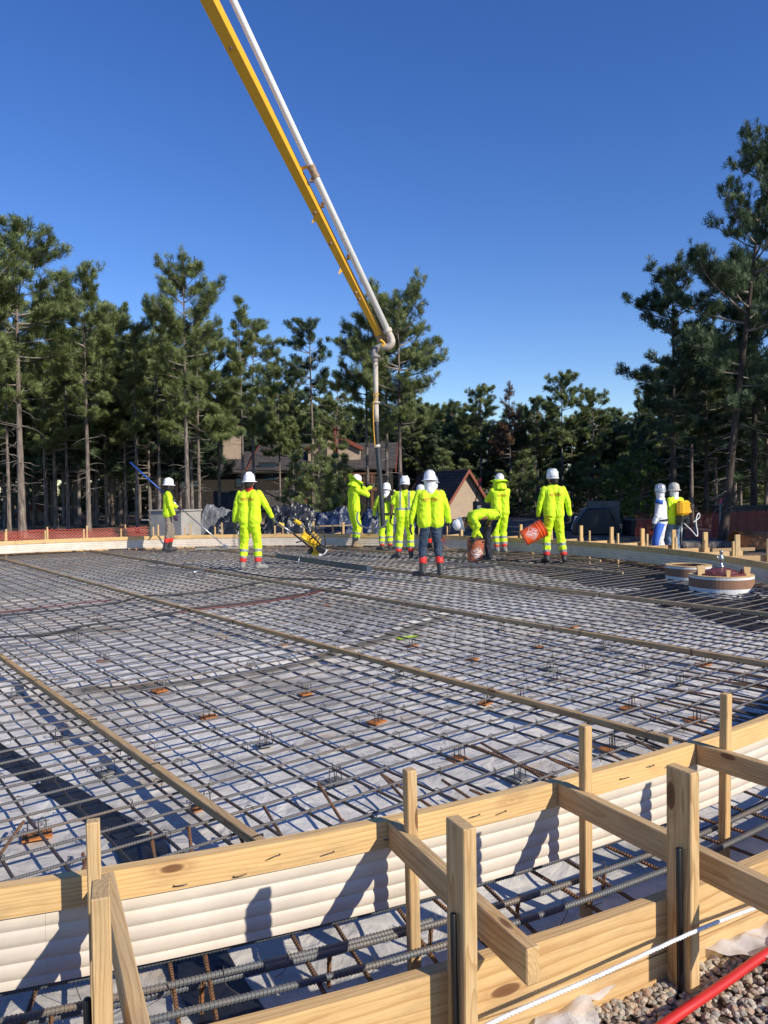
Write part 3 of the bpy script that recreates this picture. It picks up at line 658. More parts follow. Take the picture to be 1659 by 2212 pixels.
# risers
def riser(x, yb, dia, top, lid, label):
    c = W(x, yb, -0.46); e = thing('riser_ring', label, 'riser', (c.x, c.y, -0.46))
    H = top+0.46; r = dia/2; w = 0.085
    def ring(n1, z0, z1, ro, ri, m):
        b = MB(); b.lathe([(ro, z0), (ro, z1), (ri, z1), (ri, z0)], 56, closed=True); return b.obj(n1, m, e, smooth=False)
    ring('white_base', 0.0, H-0.165, r, r-0.02, 'pad_white'); ring('brown_band', H-0.163, H-0.045, r+0.004, r-0.02, 'fibre_brown'); ring('white_rim', H-0.043, H-0.014, r+0.001, r-0.02, 'pad_white'); ring('timber_collar', H-0.012, H, r+0.003, r-w, 'timber_pale')
    b = MB(); b.lathe([(r-w-0.004, 0), (r-w-0.004, H-0.02), (r-w-0.016, H-0.02), (r-w-0.016, 0)], 48, closed=True); b.obj('inner_pipe', 'rust_dark', e)
    if lid:
        b = MB(); rr = r-w-0.005; b.lathe([(rr, H-0.01), (rr, H+0.025), (rr-0.09, H+0.03), (rr-0.10, H+0.045), (0.06, H+0.085), (0.0, H+0.09)], 40)
        for k in range(8):
            a = 2*pi*k/8; b.lathe([(0.018, 0), (0.018, 0.03), (0.008, 0.034)], 6, c=(cos(a)*(rr-0.045), sin(a)*(rr-0.045), H+0.028))
        ld = b.obj('lid', 'lid_maroon', e)
        b = MB(); b.lathe([(0.035, H+0.08), (0.035, H+0.12), (0.022, H+0.125), (0.022, H+0.18), (0.032, H+0.19), (0.036, H+0.23), (0.022, H+0.25), (0.02, H+0.30), (0.026, H+0.305), (0.026, H+0.325)], 14)
        b.tube([(0, 0, H+0.21), (-0.06, -0.02, H+0.215), (-0.065, -0.02, H+0.26)], 0.011, 8); b.obj('valve', 'galv', ld, smooth=True)
        for k, (a, s) in enumerate(((200, 0.85), (262, 0.45), (322, 0.7), (350, 0.5), (110, 0.5))):
            a = radians(a); q = V((cos(a)*(rr+0.01), sin(a)*(rr+0.01), H+0.04)); b = MB()
            b.prism([q+V((-.05*s, 0, -.06)), q+V((.04*s, 0, -.06)), q+V((.065*s, 0, .10*s)), q+V((-.07*s, 0, .11*s))], (0, 0, 0), (0, 0.035, 0)); b.obj('wedge', 'timber_pale', e)
    return e
mat('fibre_brown', (0.27, 0.145, 0.09), 0.8, 0, 0.12, 6); mat('rust_dark', (0.12, 0.05, 0.03), 0.8, 0, 0.4, 6); mat('lid_maroon', (0.16, 0.045, 0.045), 0.35, 0, 0.3, 8)
riser(1558, 1291, 0.84, -0.13, True, 'front brown and white riser ring with wedged maroon lid and valve')
riser(1487, 1265, 0.68, -0.13, False, 'open brown and white riser ring behind the lidded one')
# foreground: gravel, rope, red hose, film
def gravel():
    protos = []
    for k in range(7):
        bm = bmesh.new(); bmesh.ops.create_icosphere(bm, subdivisions=1, radius=1.0)
        for v_ in bm.verts: v_.co *= 1+0.28*noise.noise(v_.co*1.7+V((k*7, 0, 0))); v_.co.z *= 0.72
        protos.append(([v_.co.copy() for v_ in bm.verts], [tuple(x.index for x in f.verts) for f in bm.faces])); bm.free()
    b = MB(); n = 0
    for i in range(52000):
        a = random.uniform(-84, -38); rad = 9.79+random.random()**1.5*1.55; p = pol(rad, a)
        if p.y < 0.5: continue
        if abs(p.x/p.y) > 0.95: continue
        s = random.uniform(0.007, 0.014)*(1.2 if random.random() < .12 else 1); vs, fs = random.choice(protos)
        Rm = Matrix.Rotation(random.uniform(0, 6.28), 3, 'Z') @ Matrix.Rotation(random.uniform(-.7, .7), 3, 'X'); sc_ = V((s*random.uniform(.8, 1.35), s, s*random.uniform(.7, 1)))
        c = V((p.x, p.y, GZ+random.uniform(-0.004, 0.014)+0.012*noise.noise(V((p.x*3, p.y*3, 0)))))
        b.add([Rm @ V((q.x*sc_.x, q.y*sc_.y, q.z*sc_.z)) + c for q in vs], fs, rnd=random.random()); n += 1
        if n > 17000: break
    o = b.obj('gravel', 'pebble'); tag(o, 'loose brown and grey pebbles on the ground outside the planks', 'gravel', kind='stuff')
gravel()
def rope():
    pts = bez([pol(9.92, -75, -0.27), pol(9.905, -71, -0.235), pol(9.895, -67.5, -0.245), pol(9.893, -65.8, -0.212), pol(9.90, -64.2, -0.188), pol(9.895, -62, -0.172), pol(9.90, -60, -0.178), pol(9.92, -57, -0.20), pol(9.95, -50, -0.30)], 40)
    b = MB(); k = 3
    for s in range(k):
        path = []; acc = 0
        for i, p in enumerate(pts):
            if i: acc += (p-pts[i-1]).length
            d = (pts[min(i+1, len(pts)-1)]-pts[max(i-1, 0)]).normalized(); a = V((0, 0, 1)).cross(d).normalized(); c = d.cross(a); an = acc/0.034*2*pi+s*2*pi/3
            path.append(p+(a*cos(an)+c*sin(an))*0.0031)
        b.tube(path, 0.0035, 6)
    tag(b.obj('rope', 'rope_white', smooth=True), 'white twisted rope strung along the outside of the posts', 'rope')
mat('rope_white', (0.72, 0.72, 0.71), 0.7, 0, 0.1, 60)
rope()
p = [W(1250, 2345, -.345), W(1436, 2212, -.34), W(1500, 2168, -.335), W(1566, 2123, -.335), W(1659, 2058, -.33), W(1800, 1975, -.33), W(2100, 1850, -.34)]
tag(rod('air_hose', bez(p, 10), 0.0135, 'red_hose', n=14), 'thick bright red hose lying on the gravel', 'hose')
def film(px, label, seed, amp=0.03, n=34):
    a, b_, c, d = [W(x, y, GZ+0.02) for x, y in px]; b = MB(); vs = []
    for i in range(n+1):
        for j in range(n+1):
            s, t = i/n, j/n; e = 0.10*noise.noise(V((s*3, t*3, seed+3)))
            q = a.lerp(b_, s).lerp(d.lerp(c, s), t)+V((e, 0.10*noise.noise(V((s*3, t*3, seed+9))), 0))*0.7
            rg = 1-abs(noise.noise(V((q.x*7, q.y*7, seed)))*1.5); q.z = GZ+0.012+amp*max(0, rg)*0.8+amp*0.5*(1+noise.noise(V((q.x*17, q.y*17, seed))))
            vs.append(q)
    b.add(vs, [(i*(n+1)+j, (i+1)*(n+1)+j, (i+1)*(n+1)+j+1, i*(n+1)+j+1) for i in range(n) for j in range(n)])
    tag(b.obj('plastic_film', 'film', smooth=True), label, 'plastic film')
film([(1160, 2300), (1325, 2155), (1300, 2100), (1165, 2185)], 'small crumpled piece of clear film at the foot of the planks', 1, 0.035)
film([(1488, 2055), (1800, 2140), (1800, 2010), (1560, 1985)], 'large crumpled sheet of clear film by the tall post on the gravel', 2, 0.03, 50)
film([(1640, 1965), (1760, 1950), (1760, 1925), (1650, 1940)], 'crumpled film at the right edge along the planks', 3, 0.02)

# dark sheet where the white one is missing, far right part of the mat
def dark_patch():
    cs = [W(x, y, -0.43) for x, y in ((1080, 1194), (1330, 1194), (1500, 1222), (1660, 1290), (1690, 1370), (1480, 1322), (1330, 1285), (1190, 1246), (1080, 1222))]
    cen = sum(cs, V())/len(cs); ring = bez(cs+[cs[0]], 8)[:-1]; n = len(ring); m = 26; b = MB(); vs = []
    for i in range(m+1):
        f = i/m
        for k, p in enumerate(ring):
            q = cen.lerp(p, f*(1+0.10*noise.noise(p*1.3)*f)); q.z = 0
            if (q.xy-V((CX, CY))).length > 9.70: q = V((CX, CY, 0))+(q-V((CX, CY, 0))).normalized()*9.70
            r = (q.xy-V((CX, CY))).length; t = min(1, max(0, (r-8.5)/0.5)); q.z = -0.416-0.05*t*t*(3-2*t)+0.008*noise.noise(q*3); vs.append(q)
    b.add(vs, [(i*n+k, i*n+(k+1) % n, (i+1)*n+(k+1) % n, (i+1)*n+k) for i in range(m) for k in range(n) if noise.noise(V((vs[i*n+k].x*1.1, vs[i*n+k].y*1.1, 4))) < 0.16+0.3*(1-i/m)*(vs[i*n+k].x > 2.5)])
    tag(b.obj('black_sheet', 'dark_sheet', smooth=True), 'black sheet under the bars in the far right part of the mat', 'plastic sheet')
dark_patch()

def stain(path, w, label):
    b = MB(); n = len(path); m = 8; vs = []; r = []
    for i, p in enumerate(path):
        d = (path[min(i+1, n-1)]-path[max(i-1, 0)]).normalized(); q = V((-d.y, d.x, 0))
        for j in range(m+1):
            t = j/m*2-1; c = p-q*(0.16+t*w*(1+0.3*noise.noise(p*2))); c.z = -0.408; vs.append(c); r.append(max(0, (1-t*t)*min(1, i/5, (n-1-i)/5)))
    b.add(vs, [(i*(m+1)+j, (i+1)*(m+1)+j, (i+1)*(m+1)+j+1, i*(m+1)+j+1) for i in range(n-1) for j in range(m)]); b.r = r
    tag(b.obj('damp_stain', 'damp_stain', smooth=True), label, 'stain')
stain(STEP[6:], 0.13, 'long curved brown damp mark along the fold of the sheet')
stain(bez([W(x, y, -0.42) for x, y in ((60, 1365), (130, 1362), (220, 1355), (300, 1350))], 5), 0.14, 'brown damp patch under the bars at the far left of the mat')
stain(bez([W(x, y, -0.42) for x, y in ((1080, 1262), (1150, 1268), (1230, 1275), (1300, 1290))], 5), 0.3, 'wide brown damp patch between the rails right of the jeans wearer')
# ------------------------------------------------------------------ people
def cap_mesh(b, p0, r0, p1, r1, n=12):
    """closed round cone"""
    p0 = V(p0); p1 = V(p1); d = p1-p0; L = d.length
    d = d/L if L > 1e-5 else V((0, 0, 1)); a = d.orthogonal().normalized(); c = d.cross(a)
    prof = []
    for k in range(4): t = -pi/2+k*pi/8+0.12; prof.append((r0*cos(t), r0*sin(t)))
    for k in range(5): t = k*pi/8-(0.12 if k == 4 else 0); prof.append((r1*cos(t), L+r1*sin(t)))
    vs = [p0+d*z+(a*cos(2*pi*j/n)+c*sin(2*pi*j/n))*r for r, z in prof for j in range(n)]
    m = len(prof); fs = [(i*n+j, i*n+(j+1) % n, (i+1)*n+(j+1) % n, (i+1)*n+j) for i in range(m-1) for j in range(n)]
    fs += [tuple(range(n-1, -1, -1)), tuple((m-1)*n+j for j in range(n))]
    b.add(vs, fs)
def fuse(caps, voxel, smooth=4, cuts=None):
    """melt round cones into one continuous skin; returns verts, faces"""
    b = MB()
    for c in caps: cap_mesh(b, *c)
    me = bpy.data.meshes.new('tmp'); me.from_pydata(b.v, [], b.f)
    o = bpy.data.objects.new('tmp', me); C.objects.link(o)
    r = o.modifiers.new('r', 'REMESH'); r.mode = 'VOXEL'; r.voxel_size = voxel
    s = o.modifiers.new('s', 'SMOOTH'); s.iterations = smooth; s.factor = 0.5
    dg = bpy.context.evaluated_depsgraph_get(); ev = o.evaluated_get(dg); m2 = ev.to_mesh()
    vs = [v_.co.copy() for v_ in m2.vertices]; ns = [v_.normal.copy() for v_ in m2.vertices]; fs = [tuple(p.vertices) for p in m2.polygons]
    ev.to_mesh_clear(); bpy.data.objects.remove(o); bpy.data.meshes.remove(me)
    return vs, ns, fs
def garment(name, caps, voxel, material, parent, fold=0.0, fscale=(9, 9, 5), paint=None, mats=None, smooth=4):
    vs, ns, fs = fuse(caps, voxel, smooth)
    if fold:
        sd = random.uniform(0, 90)
        for i, (v_, n_) in enumerate(zip(vs, ns)):
            q = V((v_.x*fscale[0]+sd, v_.y*fscale[1], v_.z*fscale[2]))
            w_ = 0.6*noise.noise(V((v_.x*5, v_.y*5, v_.z*5+sd))); q2 = V((q.x+q.z*0.8+w_, q.y, q.z*1.5)); rg = 1-abs(noise.noise(q*1.0+V((w_, w_, 0)))); rg2 = 1-abs(noise.noise(q2*1.7+V((4, 4, 4)))); rg3 = 1-abs(noise.noise(q*4.2))
            vs[i] = v_+n_*fold*(1.7*(rg**5-0.3)+1.3*(rg2**6-0.25)+0.5*(rg3**4-0.3))
    b = MB(); b.v = [tuple(v_) for v_ in vs]; b.f = fs; b.g = list(b.v); b.r = [0.0]*len(vs)
    if paint: b.mi = [paint(sum((V(b.v[i]) for i in f), V())/len(f)) for f in fs]
    else: b.mi = [0]*len(fs)
    o = b.obj(name, mats or material, parent, smooth=True); return o, vs, fs
def ik(a, c, l1, l2, hint):
    a = V(a); c = V(c); d = c-a; L = min(d.length, (l1+l2)*0.995); dn = d.normalized(); c = a+dn*L
    x = (L*L+l1*l1-l2*l2)/(2*L); h = sqrt(max(0, l1*l1-x*x)); hn = V(hint)-dn*V(hint).dot(dn)
    hn = hn.normalized() if hn.length > 1e-4 else dn.orthogonal().normalized()
    return a+dn*x+hn*h, c
def hand_caps(w, d, palm, side, curl=0.5, s=1.0):
    """palm and five separate bent fingers; d = along the hand, palm = normal of the palm, side = towards the thumb"""
    w = V(w); d = V(d).normalized(); palm = (V(palm)-d*V(palm).dot(d)).normalized(); th = d.cross(palm)*side; caps = []
    for k, off in enumerate((0.028, 0.010, -0.009, -0.026)):
        k0 = w+d*0.085*s+th*off*s; caps.append((w+th*off*0.55*s+d*0.01, 0.016*s, k0, 0.0125*s))
        ln = (0.040, 0.045, 0.041, 0.032)[k]*s; dirn = d; p = k0
        for j in range(3):
            an = curl*(0.75, 0.85, 0.6)[j]; dirn = (dirn*cos(an)+palm*sin(an)).normalized(); nperp = (palm*cos(an)-dirn*0).normalized()
            q = p+dirn*ln*(1, .7, .55)[j]; caps.append((p, (0.0105-0.0009*j)*s, q, (0.0098-0.0009*j)*s)); p = q
    p = w+th*0.022*s+d*0.025*s; q = p+(d*0.5+th*0.75+palm*0.3).normalized()*0.042*s; r = q+(d*0.85+th*0.3+palm*0.5*curl).normalized()*0.034*s
    caps += [(p, 0.014*s, q, 0.0115*s), (q, 0.0115*s, r, 0.0095*s)]
    return caps
def hat(kind, parent, material, Rm, c, label=None):
    b = MB(); a, bb = 0.104, 0.125       # half width, half length
    prof = [(1.0, 0.0), (1.0, 0.03), (0.96, 0.07), (0.86, 0.11), (0.68, 0.138), (0.42, 0.155), (0.15, 0.161), (0.01, 0.162)]
    n = 28; vs = []
    def pt(r, z, t, brim=0):
        x = r*a*cos(t); y = r*bb*sin(t); return Rm @ V((x+brim*cos(t), y+brim*sin(t), z))+c
    for r, z in prof:
        for k in range(n): vs.append(pt(r, z, 2*pi*k/n))
    fs = [(i*n+k, i*n+(k+1) % n, (i+1)*n+(k+1) % n, (i+1)*n+k) for i in range(len(prof)-1) for k in range(n)] + [tuple((len(prof)-1)*n+k for k in range(n))]
    o = len(vs)
    if kind == 'brim':
        for z, br in ((0.004, 0.0), (-0.010, 0.024), (-0.018, 0.038), (-0.022, 0.038), (-0.015, 0.022), (-0.004, -0.004)):
            for k in range(n):
                t = 2*pi*k/n; vs.append(pt(1.0, z, t, br*(1.0+0.25*max(0, sin(t)))))
        fs += [(o+i*n+k, o+(i+1)*n+k, o+(i+1)*n+(k+1) % n, o+i*n+(k+1) % n) for i in range(5) for k in range(n)]
    else:
        for z, br in ((0.004, 0.0), (-0.012, 0.004), (-0.030, 0.004), (-0.030, -0.004), (-0.004, -0.006)):
            for k in range(n):
                t = 2*pi*k/n; vz = 0.055*max(0, sin(t))**3 if kind == 'cap' else 0.0
                zz = z - (0.012 if sin(t) < -0.2 and kind != 'cap' else 0)
                vs.append(pt(1.0, zz, t, br+(vz if br > 0 else 0)))
        fs += [(o+i*n+k, o+(i+1)*n+k, o+(i+1)*n+(k+1) % n, o+i*n+(k+1) % n) for i in range(4) for k in range(n)]
    b.add(vs, fs)
    # raised crown ridges
    for x0 in ((-0.035, 0, 0.035) if kind != 'climb' else (-0.05, 0.05)):
        pts = [Rm @ V((x0*cos(0.9*t), bb*0.93*sin(t)*1.0, 0.062+0.104*cos(t)*(1-abs(x0)*1.2)))+c for t in [(-1.2+2.4*i/12) for i in range(13)]]
        b.tube(pts, 0.007, 6)
    if kind == 'climb':
        for s in (-1, 1):
            for y in (-0.05, 0.03): b.box(Rm @ V((s*a*0.86, y, 0.085))+c, (0.012, 0.035, 0.022), rot=Rm)
    h = b.obj('hard_hat', material, parent, smooth=True)
    if label: h['label'] = label
    return h
def drape(parent, material, Rm, c, r0, r1, z0, z1, name='neck_shade', brim=0.0, open_=0.0, seed=1):
    """a cloth shade hanging from the hat"""
    b = MB(); n = 40; m = 12; vs = []
    for i in range(m+1):
        t = i/m
        for k in range(n):
            a = open_/2+(2*pi-open_)*k/(n-1)+pi/2
            w = 0.010*sin(a*9+seed)*t+0.008*noise.noise(V((a*3, t*3, seed)))
            r = r0+(r1-r0)*t+w+brim*max(0, 1-abs(t-0.12)*9)
            vs.append(Rm @ V((r*cos(a), r*sin(a)*1.12, z0+(z1-z0)*t))+c)
    fs = [(i*n+k, i*n+k+1, (i+1)*n+k+1, (i+1)*n+k) for i in range(m) for k in range(n-1)]
    b.add(vs, fs); o = b.obj(name, material, parent, smooth=True)
    s = o.modifiers.new('thick', 'SOLIDIFY'); s.thickness = 0.004; return o
def project_text(parent, text, bvh, size, center, width_dir, up_dir, ray_dir, material, name='lettering', ovals=(), bold=0.0, sx=1.0):
    """lettering laid on a curved surface by dropping it along ray_dir"""
    cu_ = bpy.data.curves.new('t', 'FONT'); cu_.body = text; cu_.size = size; cu_.align_x = 'CENTER'; cu_.align_y = 'CENTER'; cu_.resolution_u = 2; cu_.offset = bold; cu_.space_line = 0.85
    o = bpy.data.objects.new('t', cu_); C.objects.link(o); dg = bpy.context.evaluated_depsgraph_get(); me = bpy.data.meshes.new_from_object(o.evaluated_get(dg))
    bm = bmesh.new(); bm.from_mesh(me); bmesh.ops.triangulate(bm, faces=bm.faces); bmesh.ops.subdivide_edges(bm, edges=[e for e in bm.edges if e.calc_length() > size*0.35], cuts=2)
    vs = [(v_.co.x*sx, v_.co.y) for v_ in bm.verts]; fs = [tuple(v_.index for v_ in f.verts) for f in bm.faces]; bm.verts.index_update(); fs = [tuple(v_.index for v_ in f.verts) for f in bm.faces]
    bm.free(); bpy.data.objects.remove(o); bpy.data.meshes.remove(me)
    polys = [(vs, fs)]
    for (rx, ry, w, cy) in ovals:
        n = 44; vv = []
        for k in range(n):
            a = 2*pi*k/n; vv += [(cos(a)*rx, cy+sin(a)*ry), (cos(a)*(rx-w), cy+sin(a)*(ry-w))]
        polys.append((vv, [(2*k, (2*k+2) % (2*n), (2*k+3) % (2*n), 2*k+1) for k in range(n)]))
    b = MB()
    for vs, fs in polys:
        out = []; ok = True; last = None
        for x, y in vs:
            p = V(center)+V(width_dir)*x+V(up_dir)*y
            h = bvh.ray_cast(p, V(ray_dir))
            if h[0] is None: h = bvh.find_nearest(p)
            out.append(h[0]-V(ray_dir)*0.004)
        b.add(out, fs)
    return b.obj(name, material, parent)

def person(label, loc, heading, H, lean=0.0, feet=((-0.14, 0), (0.14, 0)), hands=None, hints=None, hip=(0, 0, 0.95), head=(0, 0), shirt='hivis', pants='hivis', boots='boot_black', tape=True,
           gloves='glove', hatk='brim', hatm='hat_white', bands=True, logo=None, curl=0.5, sleeve='long', neck=None, mask=None, twist=0.0, foot_yaw=(0.12, -0.12), stripes=False, skin='skin', face=True, bend=0.0, bulk=1.0, hairc='hair', pant_end=0.36, palm=None):
    s = H/1.82
    e = thing('person', label, 'person', loc, heading)
    S = lambda p: V(p)*s
    hipc = V(hip)
    Tl = Matrix.Rotation(-lean, 3, 'X') @ Matrix.Rotation(twist, 3, 'Z')
    def T(x, y, z):              # torso point: x, y, height above the hips
        z = z*1.11; f = z/0.55; Rb = Matrix.Rotation(-bend*f, 3, 'X')
        return S(hipc + Tl @ (Rb @ V((x, y, z))))
    up_t = (T(0, 0, 0.46)-T(0, 0, 0.40)).normalized(); Tb = Tl @ Matrix.Rotation(-bend, 3, 'X')
    sh = [T(-0.185, 0, 0.45), T(0.185, 0, 0.45)]; nk = T(0, 0.005, 0.497)
    Hd = Matrix.Rotation(head[0], 3, 'Z') @ Matrix.Rotation(-head[1], 3, 'X')
    if lean+bend > 0.8: Hd = Tb @ Matrix.Rotation(-head[1], 3, 'X')
    hc = nk + Hd @ S((0, 0.012, 0.112))
    hands = hands or [None, None]; bulk = bulk*0.985; hints = hints or [None, None]
    arms = []
    for i, sx in enumerate((-1, 1)):
        tgt = hands[i] if hands[i] is not None else (sx*0.27, 0.06, 0.84)
        hn = hints[i] if hints[i] is not None else (sx*0.35, -1.0, -0.1)
        el, wr = ik(sh[i], S(tgt), 0.297*s, 0.268*s, hn); arms.append((sh[i], el, wr))
    legs = []
    for i, sx in enumerate((-1, 1)):
        hp = S(hipc+Tl @ V((sx*0.09, 0, -0.03)) if lean < 0.3 else hipc+V((sx*0.09, 0, -0.03))); f = V((feet[i][0], feet[i][1], 0.0)); an = S(f+V((0, 0, 0.095)))
        kn, an2 = ik(hp, an, 0.42*s, 0.42*s, (0.1*sx, 1, 0)); legs.append((hp, kn, an))
    # the body: one continuous skin
    cp = [(nk-up_t*0.03*s, 0.058*s, hc, 0.06*s)]
    for y0, z0, r0, y1, z1, r1 in ((-0.018, 0.045, 0.098, 0.018, 0.035, 0.092), (0.01, -0.03, 0.078, 0.03, -0.065, 0.058)):
        cp.append((hc+Hd @ S((0, y0, z0)), r0*s*0.96, hc+Hd @ S((0, y1, z1)), r1*s*0.96))
    if face:
        cp += [(hc+Hd @ S((0, 0.092, 0.015)), 0.012*s, hc+Hd @ S((0, 0.112, -0.022)), 0.015*s), (hc+Hd @ S((-0.03, 0.085, 0.03)), 0.014*s, hc+Hd @ S((0.03, 0.085, 0.03)), 0.014*s),
               (hc+Hd @ S((-0.018, 0.086, -0.062)), 0.013*s, hc+Hd @ S((0.018, 0.086, -0.062)), 0.013*s)]
        for sx in (-1, 1): cp.append((hc+Hd @ S((sx*0.088, -0.005, 0.015)), 0.014*s, hc+Hd @ S((sx*0.090, -0.012, -0.02)), 0.010*s))
    for sx in (-1, 1): cp += [(T(sx*0.08, 0, 0.02), 0.10*s, T(sx*0.09, 0, 0.36), 0.10*s)]
    cp.append((T(-0.16, 0, 0.44), 0.052*s, T(0.16, 0, 0.44), 0.052*s)); cp.append((T(0, 0, 0.40), 0.07*s, nk, 0.055*s))
    for i, sx in enumerate((-1, 1)):
        a, el, wr = arms[i]; d = (wr-el).normalized(); pn = V(palm[i]) if palm and palm[i] is not None else V((-sx, 0.2, 0)); 
        if abs(pn.normalized().dot(d)) > 0.95: pn = V((0, 1, 0))
        a2 = a.lerp(nk, 0.12)-up_t*0.035*s; cp += [(a2, 0.042*s, el, 0.040*s), (el, 0.040*s, wr, 0.026*s)]
        hcap = hand_caps(wr, d, pn, sx*-1 if False else sx, curl, s*1.05); cp += hcap
        arms[i] = (a, el, wr, d, pn, hcap)
    for i in range(2):
        hp, kn, an = legs[i]; cp += [(hp, 0.078*s, kn, 0.055*s), (kn, 0.052*s, an, 0.036*s)]
        fy = foot_yaw[i]; fd = V((-sin(fy), cos(fy), 0)); cp.append((an-V((0, 0, 0.05*s)), 0.036*s, an+fd*0.13*s-V((0, 0, 0.062*s)), 0.028*s))
    garment('body', cp, 0.0095*s, skin, e, smooth=3)
    # clothes
    k = bulk; cs = []
    if shirt:
        for sx in (-1, 1): cs += [(T(sx*0.085*k, -0.003, 0.0), 0.132*s*k, T(sx*0.09*k, 0, 0.20), 0.113*s*k), (T(sx*0.09*k, 0, 0.20), 0.113*s*k, T(sx*0.105, -0.005, 0.37), 0.108*s*k)]
        cs += [(T(-0.15, -0.005, 0.405), 0.070*s, T(0.15, -0.005, 0.405), 0.070*s), (T(0, -0.01, 0.40), 0.09*s, T(0, 0, 0.492), 0.060*s)]
        for sx in (-1, 1): cs.append((T(sx*0.03, -0.005, 0.465), 0.052*s, T(sx*0.165, -0.005, 0.425), 0.054*s))
        for i, sx in enumerate((-1, 1)):
            a, el, wr, d, pn, _ = arms[i]
            a = a-(T(0,0,.1)-T(0,0,0))*0.22; cs.append((a, 0.066*s, a.lerp(el, 0.5), 0.065*s)); cs.append((a.lerp(el, 0.5), 0.068*s, el, 0.059*s) if sleeve == 'long' else (a.lerp(el, 0.5), 0.071*s, a.lerp(el, 0.72), 0.072*s))
            if sleeve == 'long': cs += [(el, 0.059*s, wr-d*0.04*s, 0.047*s), (wr-d*0.04*s, 0.047*s, wr-d*0.028*s, 0.043*s)]
        paint = None; mm = None
        if stripes:
            inv = Tl.transposed()
            def paint(p):
                q = inv @ (p/s-hipc)
                if 0.115 < q.z < 0.165 and abs(q.x) < 0.25: return 1
                if q.z > 0.115 and 0.075 < abs(q.x) < 0.118 and (q.y < 0.2): return 1
                return 0
            mm = [shirt, 'reflective']
        so_, vs, fs = garment('shirt', cs, 0.0125*s, shirt, e, fold=0.0058*s, fscale=(7, 7, 3.2), paint=paint, mats=mm)
        if logo:
            bv = BVHTree.FromPolygons(vs, fs)
            bd = (Tb @ V((0, 1, 0))).normalized()
            ce = T(0, -0.4, 0.335)
            project_text(so_, 'PRELOAD', bv, 0.058*s*logo, ce, (Tb @ V((1, 0, 0))), (Tb @ V((0, 0, 1))), bd, 'lettering_orange', ovals=((0.14*s*logo, 0.034*s*logo, 0.006*s, -0.003), ), bold=0.0008)
    cs = []
    for i, sx in enumerate((-1, 1)):
        hp, kn, an = legs[i]; up_ = V((0, 0, 1)); pe = kn.lerp(an, 1-pant_end)
        bag = 1.0 if pants in ('hivis', 'cloth_white', 'hivis_dusty') else 0.86
        cs += [(hp+V((-sx*0.024*s, -0.005*s, 0.02*s)), 0.116*s*k*(0.86 if bag < 1 else 0.98), hp-V((0, 0.0, 0.07*s)), 0.104*s*k*bag), (hp-V((0, 0, 0.07*s)), 0.104*s*k*bag, kn, 0.080*s*bag), (kn, 0.082*s*bag, kn.lerp(an, 0.35), 0.084*s*bag), (kn.lerp(an, 0.35), 0.083*s*bag, pe, 0.075*s*bag)]
    paint = None; mm = None
    if bands:
        def paint(p):
            for hp, kn, an in legs:
                dd = (an-kn); t = (p-kn).dot(dd)/dd.length_squared
                if ((p-kn)-dd*t).length < 0.14*s and (0.30 < t < 0.43 or 0.62 < t < 0.75): return 1
            return 0
        mm = [pants, 'reflective']
    pt_, pvs, pfs = garment('trousers', cs, 0.0125*s, pants, e, fold=0.0068*s, fscale=(7, 7, 4.5), paint=paint, mats=mm)
    for i, sx in enumerate((-1, 1)):
        hp, kn, an = legs[i]; fy = foot_yaw[i]; fd = V((-sin(fy), cos(fy), 0)); so2 = an-V((0, 0, 0.095*s))
        cs = [(kn.lerp(an, 0.42), 0.063*s, an+V((0, 0, 0.0)), 0.057*s), (an-V((0, 0, 0.03*s))-fd*0.025*s, 0.052*s, so2+fd*0.09*s+V((0, 0, 0.052*s)), 0.050*s), (so2+fd*0.09*s+V((0, 0, 0.050*s)), 0.048*s, so2+fd*0.165*s+V((0, 0, 0.042*s)), 0.042*s)]
        vs, ns, fs = fuse(cs, 0.011*s, 3)
        b = MB(); b.v = [(p.x, p.y, max(p.z, so2.z)) for p in vs]; b.f = fs; b.g = list(b.v); b.r = [0]*len(vs); b.mi = [0]*len(fs); bt = b.obj('boot', boots, e, smooth=True)
        if tape:
            b = MB(); th_ = 0.40 if pant_end > 0.39 else 0.60; c0 = kn.lerp(an, th_); c1 = kn.lerp(an, th_+0.27); pts = [c0.lerp(c1, t/6) for t in range(7)]
            b.tube(pts, [0.066*s, 0.069*s, 0.066*s, 0.068*s, 0.065*s, 0.067*s, 0.063*s], 14); b.obj('tape_band', 'tape_red', bt, smooth=True)
        a, el, wr, d, pn, hcap = arms[i]
        if gloves:
            cs = [(p0, r0+0.0028*s, p1, r1+0.0028*s) for p0, r0, p1, r1 in hcap] + [(wr-d*0.035*s, 0.034*s, wr+d*0.02*s, 0.031*s)]
            garment('glove', cs, 0.0058*s, gloves, e, smooth=2)
    # head gear
    hcn = hc+Hd @ S((0, 0.0, 0.052)); Rh = Hd @ Matrix.Scale(s, 3) if False else Matrix([[Hd[i][j]*s for j in range(3)] for i in range(3)])
    if hatk: hat(hatk, e, hatm, Rh, hcn)
    if hatk in ('climb', 'cap'):
        pts = [hc+Hd @ S((sx*0.096*cos(t), -0.02+0.09*sin(t)*0.4, -0.09*sin(t)*1.1+0.03)) for sx, t in [(-1, 0), (-1, 0.8), (-1, 1.5), (1, 1.5), (1, 0.8), (1, 0)]]
        rod('chin_strap', bez(pts, 3), 0.008*s, 'cloth_black', e, 6)
